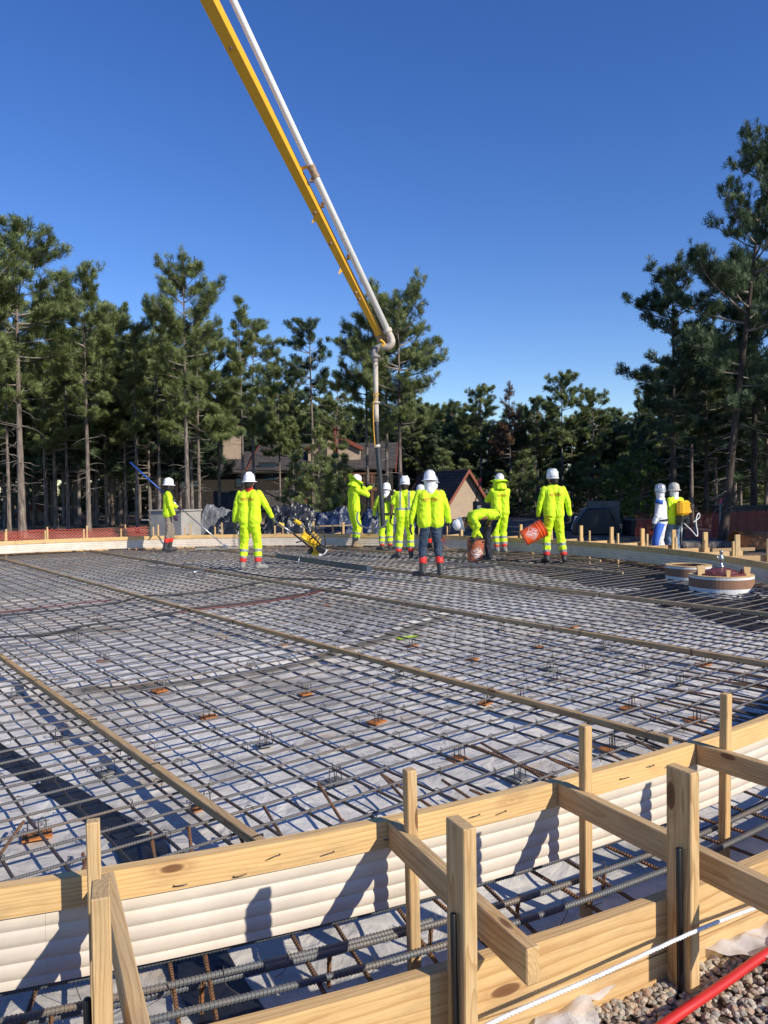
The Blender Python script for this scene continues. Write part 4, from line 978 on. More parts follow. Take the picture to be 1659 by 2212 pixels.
    if neck is None:
        cs = [(hc+Hd @ S((0, -0.035, 0.03)), 0.098*s, hc+Hd @ S((0, -0.045, -0.045)), 0.072*s)]
        garment('hair', cs, 0.012*s, hairc, e, fold=0.004, fscale=(40, 40, 40), smooth=1)
    elif neck[0] == 'gaiter':
        cs = [(hc+Hd @ S((0, -0.004, 0.0)), 0.103*s, hc+Hd @ S((0, 0.0, -0.05)), 0.096*s), (hc+Hd @ S((0, 0, -0.05)), 0.094*s, nk, 0.078*s), (nk, 0.08*s, nk-up_t*0.03*s, 0.10*s)]
        garment('neck_cover', cs, 0.011*s, neck[1], e, fold=0.004*s, fscale=(16, 16, 9))
    elif neck[0] == 'scarf':
        cs = [(hc+Hd @ S((0, -0.01, -0.095)), 0.068*s, nk, 0.074*s)]
        garment('neck_cover', cs, 0.011*s, neck[1], e, fold=0.012*s, fscale=(22, 22, 16))
        cs = [(hc+Hd @ S((0, -0.035, 0.03)), 0.098*s, hc+Hd @ S((0, -0.045, -0.03)), 0.075*s)]
        garment('hair', cs, 0.012*s, hairc, e, fold=0.004, fscale=(40, 40, 40), smooth=1)
    if mask:
        cs = [(hc+Hd @ S((0, 0.02, -0.045)), 0.094*s, hc+Hd @ S((0, 0.055, -0.055)), 0.066*s)]
        garment('face_mask', cs, 0.011*s, mask, e, fold=0.004*s)
    return dict(e=e, s=s, T=T, nk=nk, hc=hc, Hd=Hd, arms=arms, legs=legs, Rh=Rh, hcn=hcn, shirt=cs, Tb=Tb)
def strap(pts, w, material, parent, name='strap', th=0.006):
    pts = bez(pts, 6); b = MB(); b.tube(pts, w, 8, flat=0.3); return b.obj(name, material, parent, smooth=True)
def local(d, p):                 # a world point in a person's own frame
    e = d['e']; return Matrix.Rotation(-e.rotation_euler[2], 3, 'Z') @ (V(p)-V(e.location))
ZR = -0.327
def hl(loc, heading, world, s):  # a hand target given as a world point, in unscaled person units
    return tuple((Matrix.Rotation(-heading, 3, 'Z') @ (V(world)-V(loc)))/s)

# 1 worker with the long pole
l1 = W(365, 1191, ZR); h1 = radians(-72); s1 = 1.79/1.82
pa = W(487, 1186, ZR+0.02); pm = P(388, 1096, l1.y+0.32)
p1 = person('person in yellow shirt and khaki trousers gripping the long pole, black face mask', l1, h1, 1.79, hands=[hl(l1, h1, P(384, 1097, l1.y+0.22), s1), (0.26, 0.13, 0.90)], hints=[(-1, -0.4, -0.6), (0.6, -1, 0)],
            shirt='hivis', pants='khaki', bands=False, boots='boot_black', gloves='glove_purple', feet=((-0.10, 0.02), (0.16, -0.10)), neck=('gaiter', 'cloth_black'), mask='cloth_black', head=(0.15, 0.05), curl=0.9, bulk=1.04, pant_end=0.58, hip=(0, 0, 0.95), foot_yaw=(0.05, -0.35))
e = thing('bull_float', 'long blue and silver pole with a flat float head held by the left worker', 'bull float', pa)
d_ = (pm-pa); rod('pole', [V((0, 0, 0.06)), d_*1.0], 0.016, 'galv', e, 8); rod('pole_upper', [d_*1.0, d_*1.28], 0.017, 'galv', e, 8); rod('blue_section', [d_*1.28, d_*2.09], 0.018, 'paint_blue', e, 8)
b = MB(); b.box((0, 0, 0.05), (0.16, 0.16, 0.05)); b.tube([(-0.07, 0, 0.03), (0.0, 0, 0.11), (0.09, 0, 0.03)], 0.02, 8); b.tube([(0, -0.07, 0.03), (0.0, 0, 0.11), (0.0, 0.09, 0.03)], 0.016, 8); b.obj('bracket', 'galv', e, bevel=0.004)
b = MB(); R_ = Matrix.Rotation(radians(14), 3, 'Z'); b.box((0, 0, 0.012), (1.5, 0.20, 0.018), rot=R_); b.box((0, 0, 0.035), (1.46, 0.05, 0.03), rot=R_); b.obj('float_blade', 'boot_dusty', e, bevel=0.004)

# 2 worker at the screed handles
l2 = W(541, 1231, ZR); h2 = radians(-6)
p2 = person('person seen from behind in yellow shirt and trousers, red scarf, hand on the screed handle', l2, h2, 1.78, hands=[(-0.30, 0.02, 0.86), hl(l2, h2, P(592, 1124, l2.y+0.18), 1.78/1.82)], feet=((-0.15, 0.0), (0.13, 0.06)), shirt='hivis', pants='hivis', boots='boot_dusty',
            gloves='glove_green', neck=('scarf', 'cloth_red'), logo=0.95, foot_yaw=(0.1, -1.0), head=(-0.1, 0.0), curl=0.9, bulk=1.06, pant_end=0.38, hints=[None, (0.6, -1, -0.3)])
# 3 worker steadying the pump hose, sun hood
l3 = W(766, 1183, ZR); h3 = radians(-62); s3 = 1.84/1.82
p3 = person('person in yellow with flared sun hood, arm raised towards the pump hose', l3, h3, 1.84, hands=[hl(l3, h3, P(803, 1052, l3.y+0.25), s3), (0.13, 0.20, 1.50)], hints=[(0, -0.6, -1), (0.9, 0.4, -1)], feet=((-0.08, 0.03), (0.10, -0.03)), boots='boot_tan', tape=False, gloves='glove_green',
            neck=('gaiter', 'hivis'), head=(0.0, 0.35), curl=0.8, foot_yaw=(0.0, -0.1), bulk=0.98, pant_end=0.36)
# 4 worker with harness
l4 = W(836, 1190, ZR); h4 = radians(12)
p4 = person('shorter person with white face cover and black back harness beside the pump hose', l4, h4, 1.60, hands=[hl(l4, h4, P(808, 1113, l4.y+0.2), 1.6/1.82), (0.22, 0.30, 1.0)], feet=((-0.14, -0.02), (0.10, 0.08)), neck=('gaiter', 'cloth_white'), head=(-0.9, 0.15), gloves='glove', curl=0.9, shirt='hivis_dusty', hints=[(-1, -0.6, -.3), None], lean=0.12, pant_end=0.32, foot_yaw=(0.7, -0.2))
e4 = p4['e']; T = p4['T']
for sx in (-1, 1): strap([T(sx*0.09, -0.135, 0.05), T(sx*0.085, -0.150, 0.25), T(sx*0.10, -0.13, 0.42), T(sx*0.11, -0.02, 0.515), T(sx*0.10, 0.10, 0.42)], 0.026, 'cloth_black', e4, 'harness_strap')
strap([T(-0.21, 0.0, 0.02), T(-0.17, -0.12, 0.03), T(0, -0.15, 0.03), T(0.17, -0.12, 0.03), T(0.21, 0.0, 0.02)], 0.03, 'cloth_black', e4, 'harness_belt')
b = MB(); b.box(T(0, -0.165, 0.38), (0.13, 0.05, 0.09)); b.box(T(0.05, -0.19, 0.44), (0.1, 0.03, 0.05)); b.obj('harness_pad', 'black_plastic', e4, bevel=0.012)
# 5 worker in the striped vest shirt
l5 = W(876, 1206, ZR); h5 = radians(-4)
p5 = person('person in short sleeved yellow shirt with grey reflective stripes, seen from behind', l5, h5, 1.72, hands=[(-0.32, 0.03, 0.88), (0.28, 0.22, 0.95)], hints=[(-0.8, -0.8, 0), None], feet=((-0.16, -0.03), (0.12, 0.03)), sleeve='short', stripes=True, hatk='climb', neck=None, skin='skin_dark', boots='boot_black', curl=0.6, bulk=1.04, foot_yaw=(0.9, 0.0), head=(-0.2, 0.1), pant_end=0.38)
# 6 worker in jeans
l6 = W(931, 1246, ZR); h6 = radians(2)
p6 = person('person in yellow shirt and dark jeans standing with arms hanging, seen from behind', l6, h6, 1.74, hands=[(-0.335, 0.03, 0.88), (0.335, 0.06, 0.88)], hints=[(-1, -0.6, 0), (1, -0.6, 0)], feet=((-0.145, 0.0), (0.165, -0.02)), pants='denim', bands=False, neck=('gaiter', 'cloth_white'), hatm='hat_white', logo=1.0, bulk=1.12, foot_yaw=(0.95, -0.05), pant_end=0.58, head=(0, 0.06), curl=0.4)
# 7a, 7b mostly hidden behind the others
l7 = W(911, 1182, ZR)
person('person almost hidden between the striped shirt and the jeans wearer, dark clothes', l7, radians(60), 1.55, shirt='navy', pants='navy', bands=False, neck=('gaiter', 'cloth_white'), tape=False)
l7 = W(938, 1186, ZR)
person('person hidden behind the jeans wearer, only the edge of the hard hat showing', l7, radians(-30), 1.76, shirt='navy', pants='navy', bands=False, bulk=0.85, neck=('gaiter', 'cloth_white'), hatm='hat_silver', hands=[(-0.1, 0.3, 1.1), (0.1, 0.3, 1.1)])
# 8 worker bending over the dusty bucket
l8 = W(1050, 1210, ZR); h8 = radians(98); s8 = 1.75/1.82
p8 = person('person bent double over the dusty orange bucket, hard hat pointing down', l8, h8, 1.75, lean=1.12, bend=0.62, hip=(0, -0.16, 0.93), feet=((-0.12, -0.02), (0.12, -0.10)), hands=[hl(l8, h8, P(1022, 1160, 15.0), s8), hl(l8, h8, P(1040, 1164, 15.2), s8)], hints=[(-1, -0.3, 0.2), (1, -0.3, 0.2)],
            pants='navy', bands=False, shirt='hivis', head=(0, 0.15), gloves='glove', curl=1.0, tape=False, neck=None, foot_yaw=(0.1, 0.1), boots='boot_black', pant_end=0.12)
# 9 worker with folded arms and sun hood
l9 = W(1081, 1195, ZR); h9 = radians(14)
p9 = person('person with folded arms and hanging sun hood leaning on a wooden pole', l9, h9, 1.76, hands=[(0.02, 0.24, 1.24), (-0.04, 0.26, 1.18)], hints=[(-1, 0.1, -0.5), (1, 0.1, -0.5)], feet=((-0.06, 0.06), (0.10, 0.0)), neck=('gaiter', 'hivis'), boots='boot_dusty', logo=0.8, bulk=1.05, pant_end=0.33, foot_yaw=(0.3, 0.5), gloves='glove_green')
# 10 worker carrying the clean bucket
l10 = W(1197, 1216, ZR); h10 = radians(8); s10 = 1.79/1.82
hb = P(1160, 1128, l10.y+0.05)
p10 = person('person in yellow shirt and trousers carrying a tilted orange bucket, white climbing helmet', l10, h10, 1.79, hands=[hl(l10, h10, hb, s10), (0.34, 0.02, 0.86)], hints=[(-1, -0.5, 0), (1, -0.8, 0)], feet=((-0.14, 0.02), (0.20, -0.02)), hatk='climb', neck=None, logo=0.85, curl=1.1, head=(0.35, 0.08), foot_yaw=(0.15, -0.5), pant_end=0.33, boots='boot_black')
# 11, 12 on the ground beyond the form
def gz(x, y): return GZ-0.14
l11 = P(1428, 1221, 17.2); l11.z = -0.60; h11 = radians(62)
p11 = person('person in white overalls with blue shoulder and side stripe, hooded, looking left', l11, h11, 1.76, shirt='cloth_white', pants='cloth_white', bands=False, hatk='climb', hatm='hat_silver', neck=('gaiter', 'cloth_white'), hands=[(-0.26, 0.12, 0.9), (0.28, 0.05, 0.84)], boots='boot_black', tape=False, feet=((-0.12, 0.1), (0.12, -0.05)), bulk=1.05, pant_end=0.1)
e = p11['e']; T = p11['T']; a, el, wr = p11['arms'][0][:3]
b = MB(); b.tube([a-V((0, 0, 0.0)), a.lerp(el, 0.30)], [0.084, 0.080], 14); b.obj('blue_shoulder', 'cloth_blue', e, smooth=True)
hp, kn, an = p11['legs'][0]; b = MB(); off_ = V((-0.045, -0.01, 0)); b.tube([hp+off_, kn+off_, an+off_+V((0, 0, 0.02))], [0.10, 0.075, 0.07], 14); b.obj('blue_side_stripe', 'cloth_blue', e, smooth=True)
strap([T(-0.22, 0.0, 0.03), T(-0.16, -0.135, 0.04), T(0.0, -0.155, 0.04), T(0.16, -0.135, 0.04), T(0.23, 0.0, 0.03), T(0.16, 0.14, 0.03), T(0, 0.155, 0.03)], 0.026, 'cloth_black', e, 'belt')
strap([T(0.10, 0.12, 0.30), T(0.12, 0.09, 0.45), T(0.12, -0.04, 0.515), T(0.11, -0.13, 0.40), T(0.11, -0.15, 0.25)], 0.02, 'cloth_black', e, 'shoulder_strap')
l12 = P(1458, 1221, 17.6); l12.z = -0.60; h12 = radians(28)
p12 = person('person in yellow jacket and light jeans with a yellow sprayer on the back', l12, h12, 1.78, shirt='hivis', pants='jeans_light', bands=False, hatm='hat_dusty', neck=('gaiter', 'cloth_white'), hands=[(-0.2, 0.25, 1.0), (0.32, 0.14, 0.98)], feet=((-0.1, 0.05), (0.13, 0.0)), pant_end=0.3, head=(0.5, 0))
e = p12['e']; T = p12['T']
# backpack sprayer: rests on the person, so a thing of its own
Rz = Matrix.Rotation(h12, 3, 'Z'); pk = V(l12)+Rz @ T(0, -0.24, 0.06)
sp = thing('backpack_sprayer', 'bright yellow tank sprayer strapped to the back of the right worker', 'sprayer', pk, h12)
b = MB(); b.box((0, 0, 0.22), (0.31, 0.18, 0.33)); tk = b.obj('tank', 'pack_yellow', sp, bevel=0.045)
b = MB(); [b.box((0.06, -0.097, 0.12+0.05*k_), (0.16, 0.012, 0.016)) for k_ in range(5)]; b.obj('rib', 'pack_yellow', tk, bevel=0.003)
b = MB(); b.box((0, 0.01, -0.06), (0.30, 0.17, 0.20)); b.tube([(0.0, -0.09, -0.06), (0.0, -0.10, -0.06)], 0.045, 12); b.obj('pump_base', 'black_plastic', sp, bevel=0.02)
rod('spray_hose', bez([(-0.05, -0.07, -0.13), (0.05, -0.18, -0.28), (0.2, -0.2, -0.42), (0.35, -0.1, -0.35), (0.42, 0.0, -0.12), (0.52, 0.05, 0.04), (0.58, 0.05, 0.08), (0.60, 0.06, -0.02), (0.45, 0.1, -0.12)], 6), 0.012, 'cloth_white', sp)
rod('spray_wand', [(-0.18, -0.12, -0.10), (-0.22, -0.14, -0.62)], 0.010, 'galv', sp)
b = MB(); R_ = Matrix.Rotation(radians(-35), 3, 'Y'); b.box((0.42, 0.22, 0.24), (0.05, 0.03, 0.34), rot=R_); o = b.obj('paddle_board', 'timber', None, bevel=0.003)
o.location = pk; o.rotation_euler = (0, 0, h12); tag(o, 'short pale board sticking up behind the yellow jacket', 'board')
# sun hoods with flared brims
for pp, op, dn in ((p3, 1.2, -0.17), (p9, 0.0, -0.20)):
    drape(pp['e'], 'hivis', pp['Rh'], pp['hcn'], 0.128, 0.155, 0.02, dn, 'sun_hood', brim=0.055, open_=op, seed=3)
    b = MB(); n = 40; vs = []
    for i, (r, z) in enumerate(((0.125, 0.006), (0.17, 0.0), (0.215, -0.022))):
        for k_ in range(n):
            a = 2*pi*k_/n; tl = (0.035 if pp is p3 else 0.0)*(-sin(a)); rr = r*(1+0.05*sin(5*a))
            vs.append(pp['Rh'] @ V((rr*cos(a), rr*sin(a)*1.08, z+tl*(i+0.2)*(1.6 if i else 0)+0.008*sin(3*a)*i))+pp['hcn'])
    b.add(vs, [(i*n+k_, (i+1)*n+k_, (i+1)*n+(k_+1) % n, i*n+(k_+1) % n) for i in range(2) for k_ in range(n)]); o = b.obj('hood_brim', 'hivis', pp['e'], smooth=True)
    m_ = o.modifiers.new('t', 'SOLIDIFY'); m_.thickness = 0.004
# wooden pole of the worker with folded arms
q0 = P(1055, 1195, l9.y-0.05+0.3); q1 = P(1062, 1092, l9.y+0.3); q0.z = ZR
tag(rod('wooden_pole', [q0, q1+(q1-q0)*0.12], 0.017, 'timber_pale', n=10), 'wooden pole held upright by the worker with folded arms', 'pole')
# buckets
def bucket(name, label, loc, Rm, m, open_top=True, s=1.0):
    e = thing(name, label, 'bucket', loc); 
    b = MB(); b.lathe([(0.128, 0.0), (0.135, 0.01), (0.143, 0.26), (0.150, 0.265), (0.150, 0.285), (0.144, 0.29), (0.145, 0.31), (0.153, 0.315), (0.153, 0.33), (0.147, 0.333), (0.147, 0.365), (0.155, 0.37), (0.155, 0.38), (0.143, 0.38), (0.128, 0.012), (0.0, 0.012)], 40)
    b.v = [tuple(Rm @ V(p)*s) for p in b.v]; bo = b.obj('shell', m, e, smooth=False)
    bv = BVHTree.FromPolygons([V(p) for p in b.v], b.f)
    b = MB(); pts = [Rm @ V((0.158*cos(a), -0.13*sin(a) if True else 0, 0.325-0.20*sin(a)))*s for a in [pi*i/14 for i in range(15)]]; b.tube(pts, 0.0035, 6); b.obj('bail_handle', 'wire', e, smooth=True)
    b = MB(); b.tube([Rm @ V((x, -0.142, 0.125))*s for x in (-0.045, 0.045)], 0.010, 8); b.obj('grip', 'cloth_white', e, smooth=True)
    return e, bo, bv, b
def bucket_logo(bo, bv, Rm, az, tilt, s):
    d = Rm @ V((cos(az), sin(az), 0)); side = Rm @ V((-sin(az), cos(az), 0)); upv = Rm @ V((0, 0, 1)); r_ = Matrix.Rotation(tilt, 3, d)
    wd = r_ @ side; ud_ = r_ @ upv; ce = Rm @ V((0, 0, 0.155))*s+d*0.5
    project_text(bo, 'THE\nHOME\nDEPOT', bv, 0.058*s, ce, wd, ud_, -d, 'lettering_white', bold=0.0012)
    b = MB(); h = 0.083*s; w = 0.004
    for (x0, y0, x1, y1) in ((-h, -h, h, -h), (h, -h, h, h), (h, h, -h, h), (-h, h, -h, -h)):
        pts = []
        for i in range(9):
            p = ce+wd*(x0+(x1-x0)*i/8)+ud_*(y0+(y1-y0)*i/8); q = bv.ray_cast(p, -d)[0]
            if q: pts.append(q+d*0.001)
        if len(pts) > 2: b.tube(pts, 0.0028, 5)
    b.obj('logo_frame', 'lettering_white', bo)
lb = W(1026, 1212, ZR); R_ = Matrix.Rotation(0.05, 3, 'Y')
e, bo, bv, _ = bucket('bucket', 'dusty faded orange bucket standing on the bars under the bending worker', lb, R_, 'bucket_dusty', s=1.12)
bucket_logo(bo, bv, R_, radians(-78), radians(38), 1.12)
dirb = (P(1168, 1140, 14.4)-P(1126, 1163, 14.4)).normalized()
zb = dirb; xb = V((0, -1, 0)).cross(zb).normalized(); yb = zb.cross(xb); R2 = Matrix((xb, yb, zb)).transposed()
e, bo, bv, _ = bucket('bucket', 'clean bright orange bucket tilted on its side in the carrying worker\'s hand', P(1131, 1163, 14.35), R2, 'bucket_orange', s=1.12)
bucket_logo(bo, bv, R2, radians(-10)+atan2(V((0, -1, 0)).dot(yb), V((0, -1, 0)).dot(xb)), radians(35), 1.12)
# concrete vibrator of the bending worker
pts = [W(988, 1213, ZR+0.03), W(1005, 1196, ZR+0.16), P(1026, 1167, 15.0)]
tag(rod('vibrator', bez(pts+[P(1038, 1160, 15.1)], 4), 0.018, 'rubber', n=8), 'black vibrator rod held down into the bars by the bending worker', 'vibrator')
# hose looping from the harness worker
pts = [P(773, 1106, 17.4), P(772, 1124, 17.3), P(782, 1137, 17.2), P(805, 1142, 17.0), P(828, 1137, 16.9), P(836, 1122, 16.9)]
tag(rod('grey_hose', bez(pts, 6), 0.022, 'galv_dark', n=10), 'grey hose hanging in a loop at the hip of the harness worker', 'hose')
# ------------------------------------------------------------------ power screed
sA = W(597, 1207, ZR); sB = W(797, 1237, ZR)
e = thing('power_screed', 'yellow petrol screed with two long handles standing on its grey blade', 'power screed', sA.lerp(sB, 0.5))
o0 = V(e.location)
def rel(p): return V(p)-o0
bl = beam('screed_blade', sA+V((0, 0, 0.065)), sB+V((0, 0, 0.065)), 0.04, 0.10, 'blade_grey', e)
dB = (sB-sA).normalized()
b = MB(); b.box(rel(sB+V((0, 0, 0.065))+dB*0.006), (0.008, 0.09, 0.105), rot=frame(V((0, 0, 0)), dB)); b.obj('blade_end', 'galv', e)
Yc = sA.lerp(sB, 0.48).y
def S_(x, y, dy=0.0): return rel(P(x, y, Yc+dy))
for (x0, y0), (xm, ym), (x1, y1), dy in (((592, 1124), (634, 1153), (690, 1198), 0.15), ((628, 1118), (662, 1142), (702, 1188), -0.25)):
    rod('handle_bar', [S_(x0, y0, dy*2.2-0.1), S_(xm, ym, dy*1.4)], 0.014, 'galv', e); rod('handle_lower', [S_(xm, ym, dy*1.4), S_(x1, y1, dy*0.4)], 0.018, 'black_plastic', e)
    g = MB(); g.tube([S_(x0-4, y0-3, dy*2.2-0.12), S_(x0+8, y0+6, dy*2.2-0.08)], 0.017, 8); g.obj('grip', 'black_plastic', e, smooth=True)
    g = MB(); g.tube([S_(x0+9, y0+6, dy*2.2-0.08), S_(x0+20, y0+13, dy*2)], [0.035, 0.042], 8); g.obj('throttle_case', 'tool_yellow', e, bevel=0.006)
ax = (S_(702, 1188)-S_(655, 1150)).normalized(); Rs = frame(V((0, 0, 0)), ax)
b = MB(); b.box(S_(672, 1165), (0.40, 0.26, 0.13), rot=Rs); b.box(S_(664, 1167), (0.30, 0.30, 0.07), rot=Rs); b.obj('engine_case', 'tool_yellow', e, bevel=0.03)
b = MB(); b.box(S_(670, 1158, -0.02), (0.26, 0.20, 0.13), rot=Rs); b.obj('engine_cover', 'black_plastic', e, bevel=0.025)
b = MB(); [b.box(S_(672+i*5, 1157+i*5, -0.05), (0.02, 0.22, 0.17), rot=Rs) for i in range(4)]; b.obj('cooling_fins', 'tool_yellow', e, bevel=0.004)
b = MB(); b.box(S_(682, 1186), (0.09, 0.10, 0.22)); b.box(S_(683, 1196), (0.16, 0.14, 0.06)); b.obj('gearbox', 'tool_yellow', e, bevel=0.012)
b = MB(); b.box(S_(694, 1187, -0.1), (0.20, 0.16, 0.12), rot=Rs); b.box(S_(671, 1191), (0.10, 0.10, 0.1)); b.obj('clutch_housing', 'black_plastic', e, bevel=0.02)
b = MB(); b.tube([S_(689, 1199, -0.15), S_(700, 1195, -0.15), S_(706, 1187, -0.15)], [0.035, 0.03, 0.03], 8, flat=0.6); b.obj('guard', 'cloth_white', e, bevel=0.005)
rod('lift_handle', bez([S_(684, 1150, -0.1), S_(690, 1145, -0.1), S_(698, 1148, -0.1), S_(702, 1165, -0.1), S_(702, 1178, -0.1), S_(692, 1186, -0.1)], 5), 0.013, 'black_plastic', e)
rod('kick_stand', [S_(649, 1190, -0.3), S_(644, 1220, -0.5)], 0.007, 'galv', e)
rod('cross_bar', [S_(640, 1172, 0.2), S_(676, 1162, -0.2)], 0.013, 'black_plastic', e)
# ------------------------------------------------------------------ trees
def gzr(x, y):
    r = hypot(x-CX, y-CY); z = GZ-0.01-0.15*min(1, max(0, (r-9.9)/3))*(1 if x > 0 and y > 4 else 0.2)
    if r > 30: z -= 0.012*(r-30) if r < 90 else 0.72
    return z-0.05
def puff(b, c, axis, L, R, n, wid, base):
    """a bottle brush of needles round a twig end"""
    ax = axis.normalized(); a = ax.orthogonal().normalized(); d = ax.cross(a); vs = []; fs = []
    for i in range(n):
        t = random.random(); ph = random.uniform(0, 6.283); p = c+ax*(t-0.3)*L
        out = (a*cos(ph)+d*sin(ph)); q = p+(out*random.uniform(.55, 1)+ax*random.uniform(0.15, 0.9)+V((0, 0, 0.12))).normalized()*R*(1.1-0.35*t)
        s = (q-p).cross(ax); s = (s.normalized() if s.length > 1e-5 else a)*wid
        o = len(vs); vs += [p-s*0.5, p+s*0.5, q+s*0.45, q-s*0.45]; fs.append((o, o+1, o+2, o+3))
    b.add(vs, fs, rnd=min(1, max(0, base+random.uniform(-.22, .22))))
def make_pine(name, seed, H, cb, R, foliage='needles', puffs=900, pr=0.27, wid=0.019, nn=26, rad=None, dead=26, top=0.25, lean=(0, 0), droop=0.0, shape='ponderosa', gappy=0.22, bark='bark'):
    """H height, cb height where the green starts, R reach of the widest limbs"""
    random.seed(seed); rad = rad or H*0.0125
    root = bpy.data.objects.new(name, None); C.objects.link(root)
    N = 16; sp = []
    for i in range(N+1):
        t = i/N; w = 0.018*H*t
        sp.append(V((lean[0]*t*t*H+w*noise.noise(V((seed, t*1.6, 0))), lean[1]*t*H+w*noise.noise(V((seed, t*1.6, 7))), t*H)))
    def at(z): f = min(N-1e-6, max(0, z/H*N)); i = int(f); return sp[i].lerp(sp[i+1], f-i)
    def trad(z): return rad*(1-0.88*(z/H)**0.85)*(1+0.35*max(0, 1-z/0.5))
    tb_ = MB(); tb_.tube(bez(sp, 2), [trad(p.z) for p in bez(sp, 2)], 9)
    lb_ = MB(); cbm = MB()
    limbs = []
    z = cb; 
    while z < H*0.975:
        u = (z-cb)/(H-cb)
        prof = {'ponderosa': (0.45+1.5*u if u < 0.33 else 1.0 if u < 0.5 else 1.0-((u-0.5)/0.5)**1.5*(1-top)), 'cone': 1.0-u*(0.95)+0.03, 'round': sqrt(max(0.03, 1-(2*u-1)**2))*0.95+0.06, 'top': 0.35+0.65*min(1, u*2.2) if u < 0.6 else 1-((u-0.6)/0.4)**1.8*0.8}[shape]
        for k in range(random.choice((2, 3, 3, 4))):
            if random.random() < gappy*0.5: continue
            L = R*prof*random.uniform(0.62, 1.12); limbs.append((z+random.uniform(-.15, .15), random.uniform(0, 6.283), max(0.25, L), u))
        z += random.uniform(0.28, 0.5)*(H/13)
    tot = sum(l[2]**1.35 for l in limbs)+1e-6
    for z, az, L, u in limbs:
        p0 = at(min(z, H*0.98)); el = (-0.15-droop) + 0.75*u + random.uniform(-.15, .15); o = V((cos(az), sin(az), 0)); pts = []
        for i in range(6):
            t = i/5; pts.append(p0+o*L*t*cos(el*0.7)+V((0, 0, L*(t*sin(el)+0.22*t*t)))+V((noise.noise(V((z, t*2, az)))*0.16*L*t, noise.noise(V((z+9, t*2, az)))*0.16*L*t, 0)))
        lb_.tube(pts, [0.018*L+0.012]+[(0.014*L+0.008)*(1-i/6.2) for i in range(1, 6)], 5)
        npf = max(3, int(puffs*L**1.35/tot)); cl = random.random()
        nsub = max(2, int(npf/5)); 
        for s_ in range(nsub):
            t = 0.30+0.70*(s_+random.random())/nsub; f = t*5; i = min(4, int(f)); q = pts[i].lerp(pts[i+1], f-i); dd = (pts[i+1]-pts[i]).normalized()
            sd = dd.cross(V((0, 0, 1))); sd = sd.normalized() if sd.length > 0.01 else V((1, 0, 0)); sg = random.choice((-1, 1)); sl_ = L*random.uniform(0.10, 0.36)*(1.15-0.6*t)
            tip = q+(dd*random.uniform(.3, 1)+sd*sg*random.uniform(.2, 1)+V((0, 0, random.uniform(-.1, .75)))).normalized()*sl_
            lb_.tube([q, q.lerp(tip, .5)+V((0, 0, -0.02)), tip], [0.012, 0.008, 0.005], 4)
            for m_ in range(max(1, int(npf/nsub))):
                tt = 1.0 if m_ == 0 else random.uniform(0.45, 1.0); c = q.lerp(tip, tt)+(V((random.gauss(0, 1), random.gauss(0, 1), random.gauss(0.3, 1)))*0.09*R*0.5 if m_ else V((0, 0, 0)))
                axd = (tip-q).normalized()+V((random.uniform(-.5, .5), random.uniform(-.5, .5), random.uniform(0, .8)))
                puff(cbm, c, axd, pr*0.9, pr*random.uniform(.8, 1.15), nn, wid, 0.30+0.35*cl+0.2*u)
    for k in range(int(H*2)):       # leader
        pz = H*(0.90+0.10*random.random()); puff(cbm, at(min(pz, H))+V((random.gauss(0, .08), random.gauss(0, .08), 0)), V((random.uniform(-.4, .4), random.uniform(-.4, .4), 1)), pr, pr, nn, wid, 0.7)
    for k in range(dead):           # bare dead limbs under the crown
        z = cb*random.uniform(0.28, 1.12); az = random.uniform(0, 6.283); L = random.uniform(0.35, 1.5)*(0.5+0.5*z/cb); p0 = at(z); o = V((cos(az), sin(az), 0)); e_ = random.uniform(-.35, .35); pts = []
        for i in range(5): t = i/4; pts.append(p0+o*L*t+V((0, 0, L*(e_*t-0.25*t*t*random.uniform(0.2, 1)))) + V((0.07*L*noise.noise(V((k, t*3, 1))), 0.07*L*noise.noise(V((k, t*3, 5))), 0)))
        lb_.tube(pts, [0.020, 0.015, 0.011, 0.008, 0.005], 4)
        if random.random() < 0.5: lb_.tube([pts[2], pts[2]+V((random.uniform(-.3, .3), random.uniform(-.3, .3), random.uniform(-.1, .25)))*L*0.7], [0.008, 0.004], 4)
    tb_.add(lb_.v, lb_.f, list(lb_.g), mi=1); tb_.obj('trunk', [bark, 'limb_bark'], root, smooth=True); cbm.obj('crown', foliage, root)
    index_children()
    random.seed(seed+1000); return root
mat('limb_bark', (0.14, 0.115, 0.095), 0.9, 0, 0.35)
TREES = {}
def proto(key, **kw):
    TREES[key] = [make_pine('pine_tree', **kw), False, kw['H']]
def plant(key, label, group, x, y, H=None, rotz=None, wide=1.0, lean=0.0, z=None):
    p, used, h0 = TREES[key]
    o = p if not used else copy_tree(p); TREES[key][1] = True
    s = (H or h0)/h0; o.location = (x, y, gzr(x, y) if z is None else z); o.scale = (s*wide, s*wide, s); o.rotation_euler = (0, lean, random.uniform(0, 6.28) if rotz is None else rotz)
    tag(o, label, 'pine tree', group); return o
proto('slim', seed=11, H=13, cb=6.4, R=1.9, wid=0.016, puffs=1250, dead=38, rad=0.13)
proto('full', seed=12, H=13, cb=5.8, R=2.3, wid=0.016, puffs=1800, dead=34, rad=0.17, top=0.2)
proto('cone', seed=13, H=13, cb=5.3, R=2.0, wid=0.016, puffs=1600, dead=24, rad=0.13, shape='cone')
proto('spread', seed=14, H=13, cb=5.6, R=3.0, wid=0.017, puffs=1800, dead=40, rad=0.17, top=0.35, gappy=0.4)
proto('wood', seed=15, H=13, cb=6.4, R=2.1, puffs=700, nn=24, pr=0.34, wid=0.03, dead=16, rad=0.14)
proto('wood2', seed=16, H=12, cb=3.6, R=2.5, puffs=800, nn=22, pr=0.34, wid=0.03, dead=14, rad=0.13, shape='cone', foliage='needles_dark')
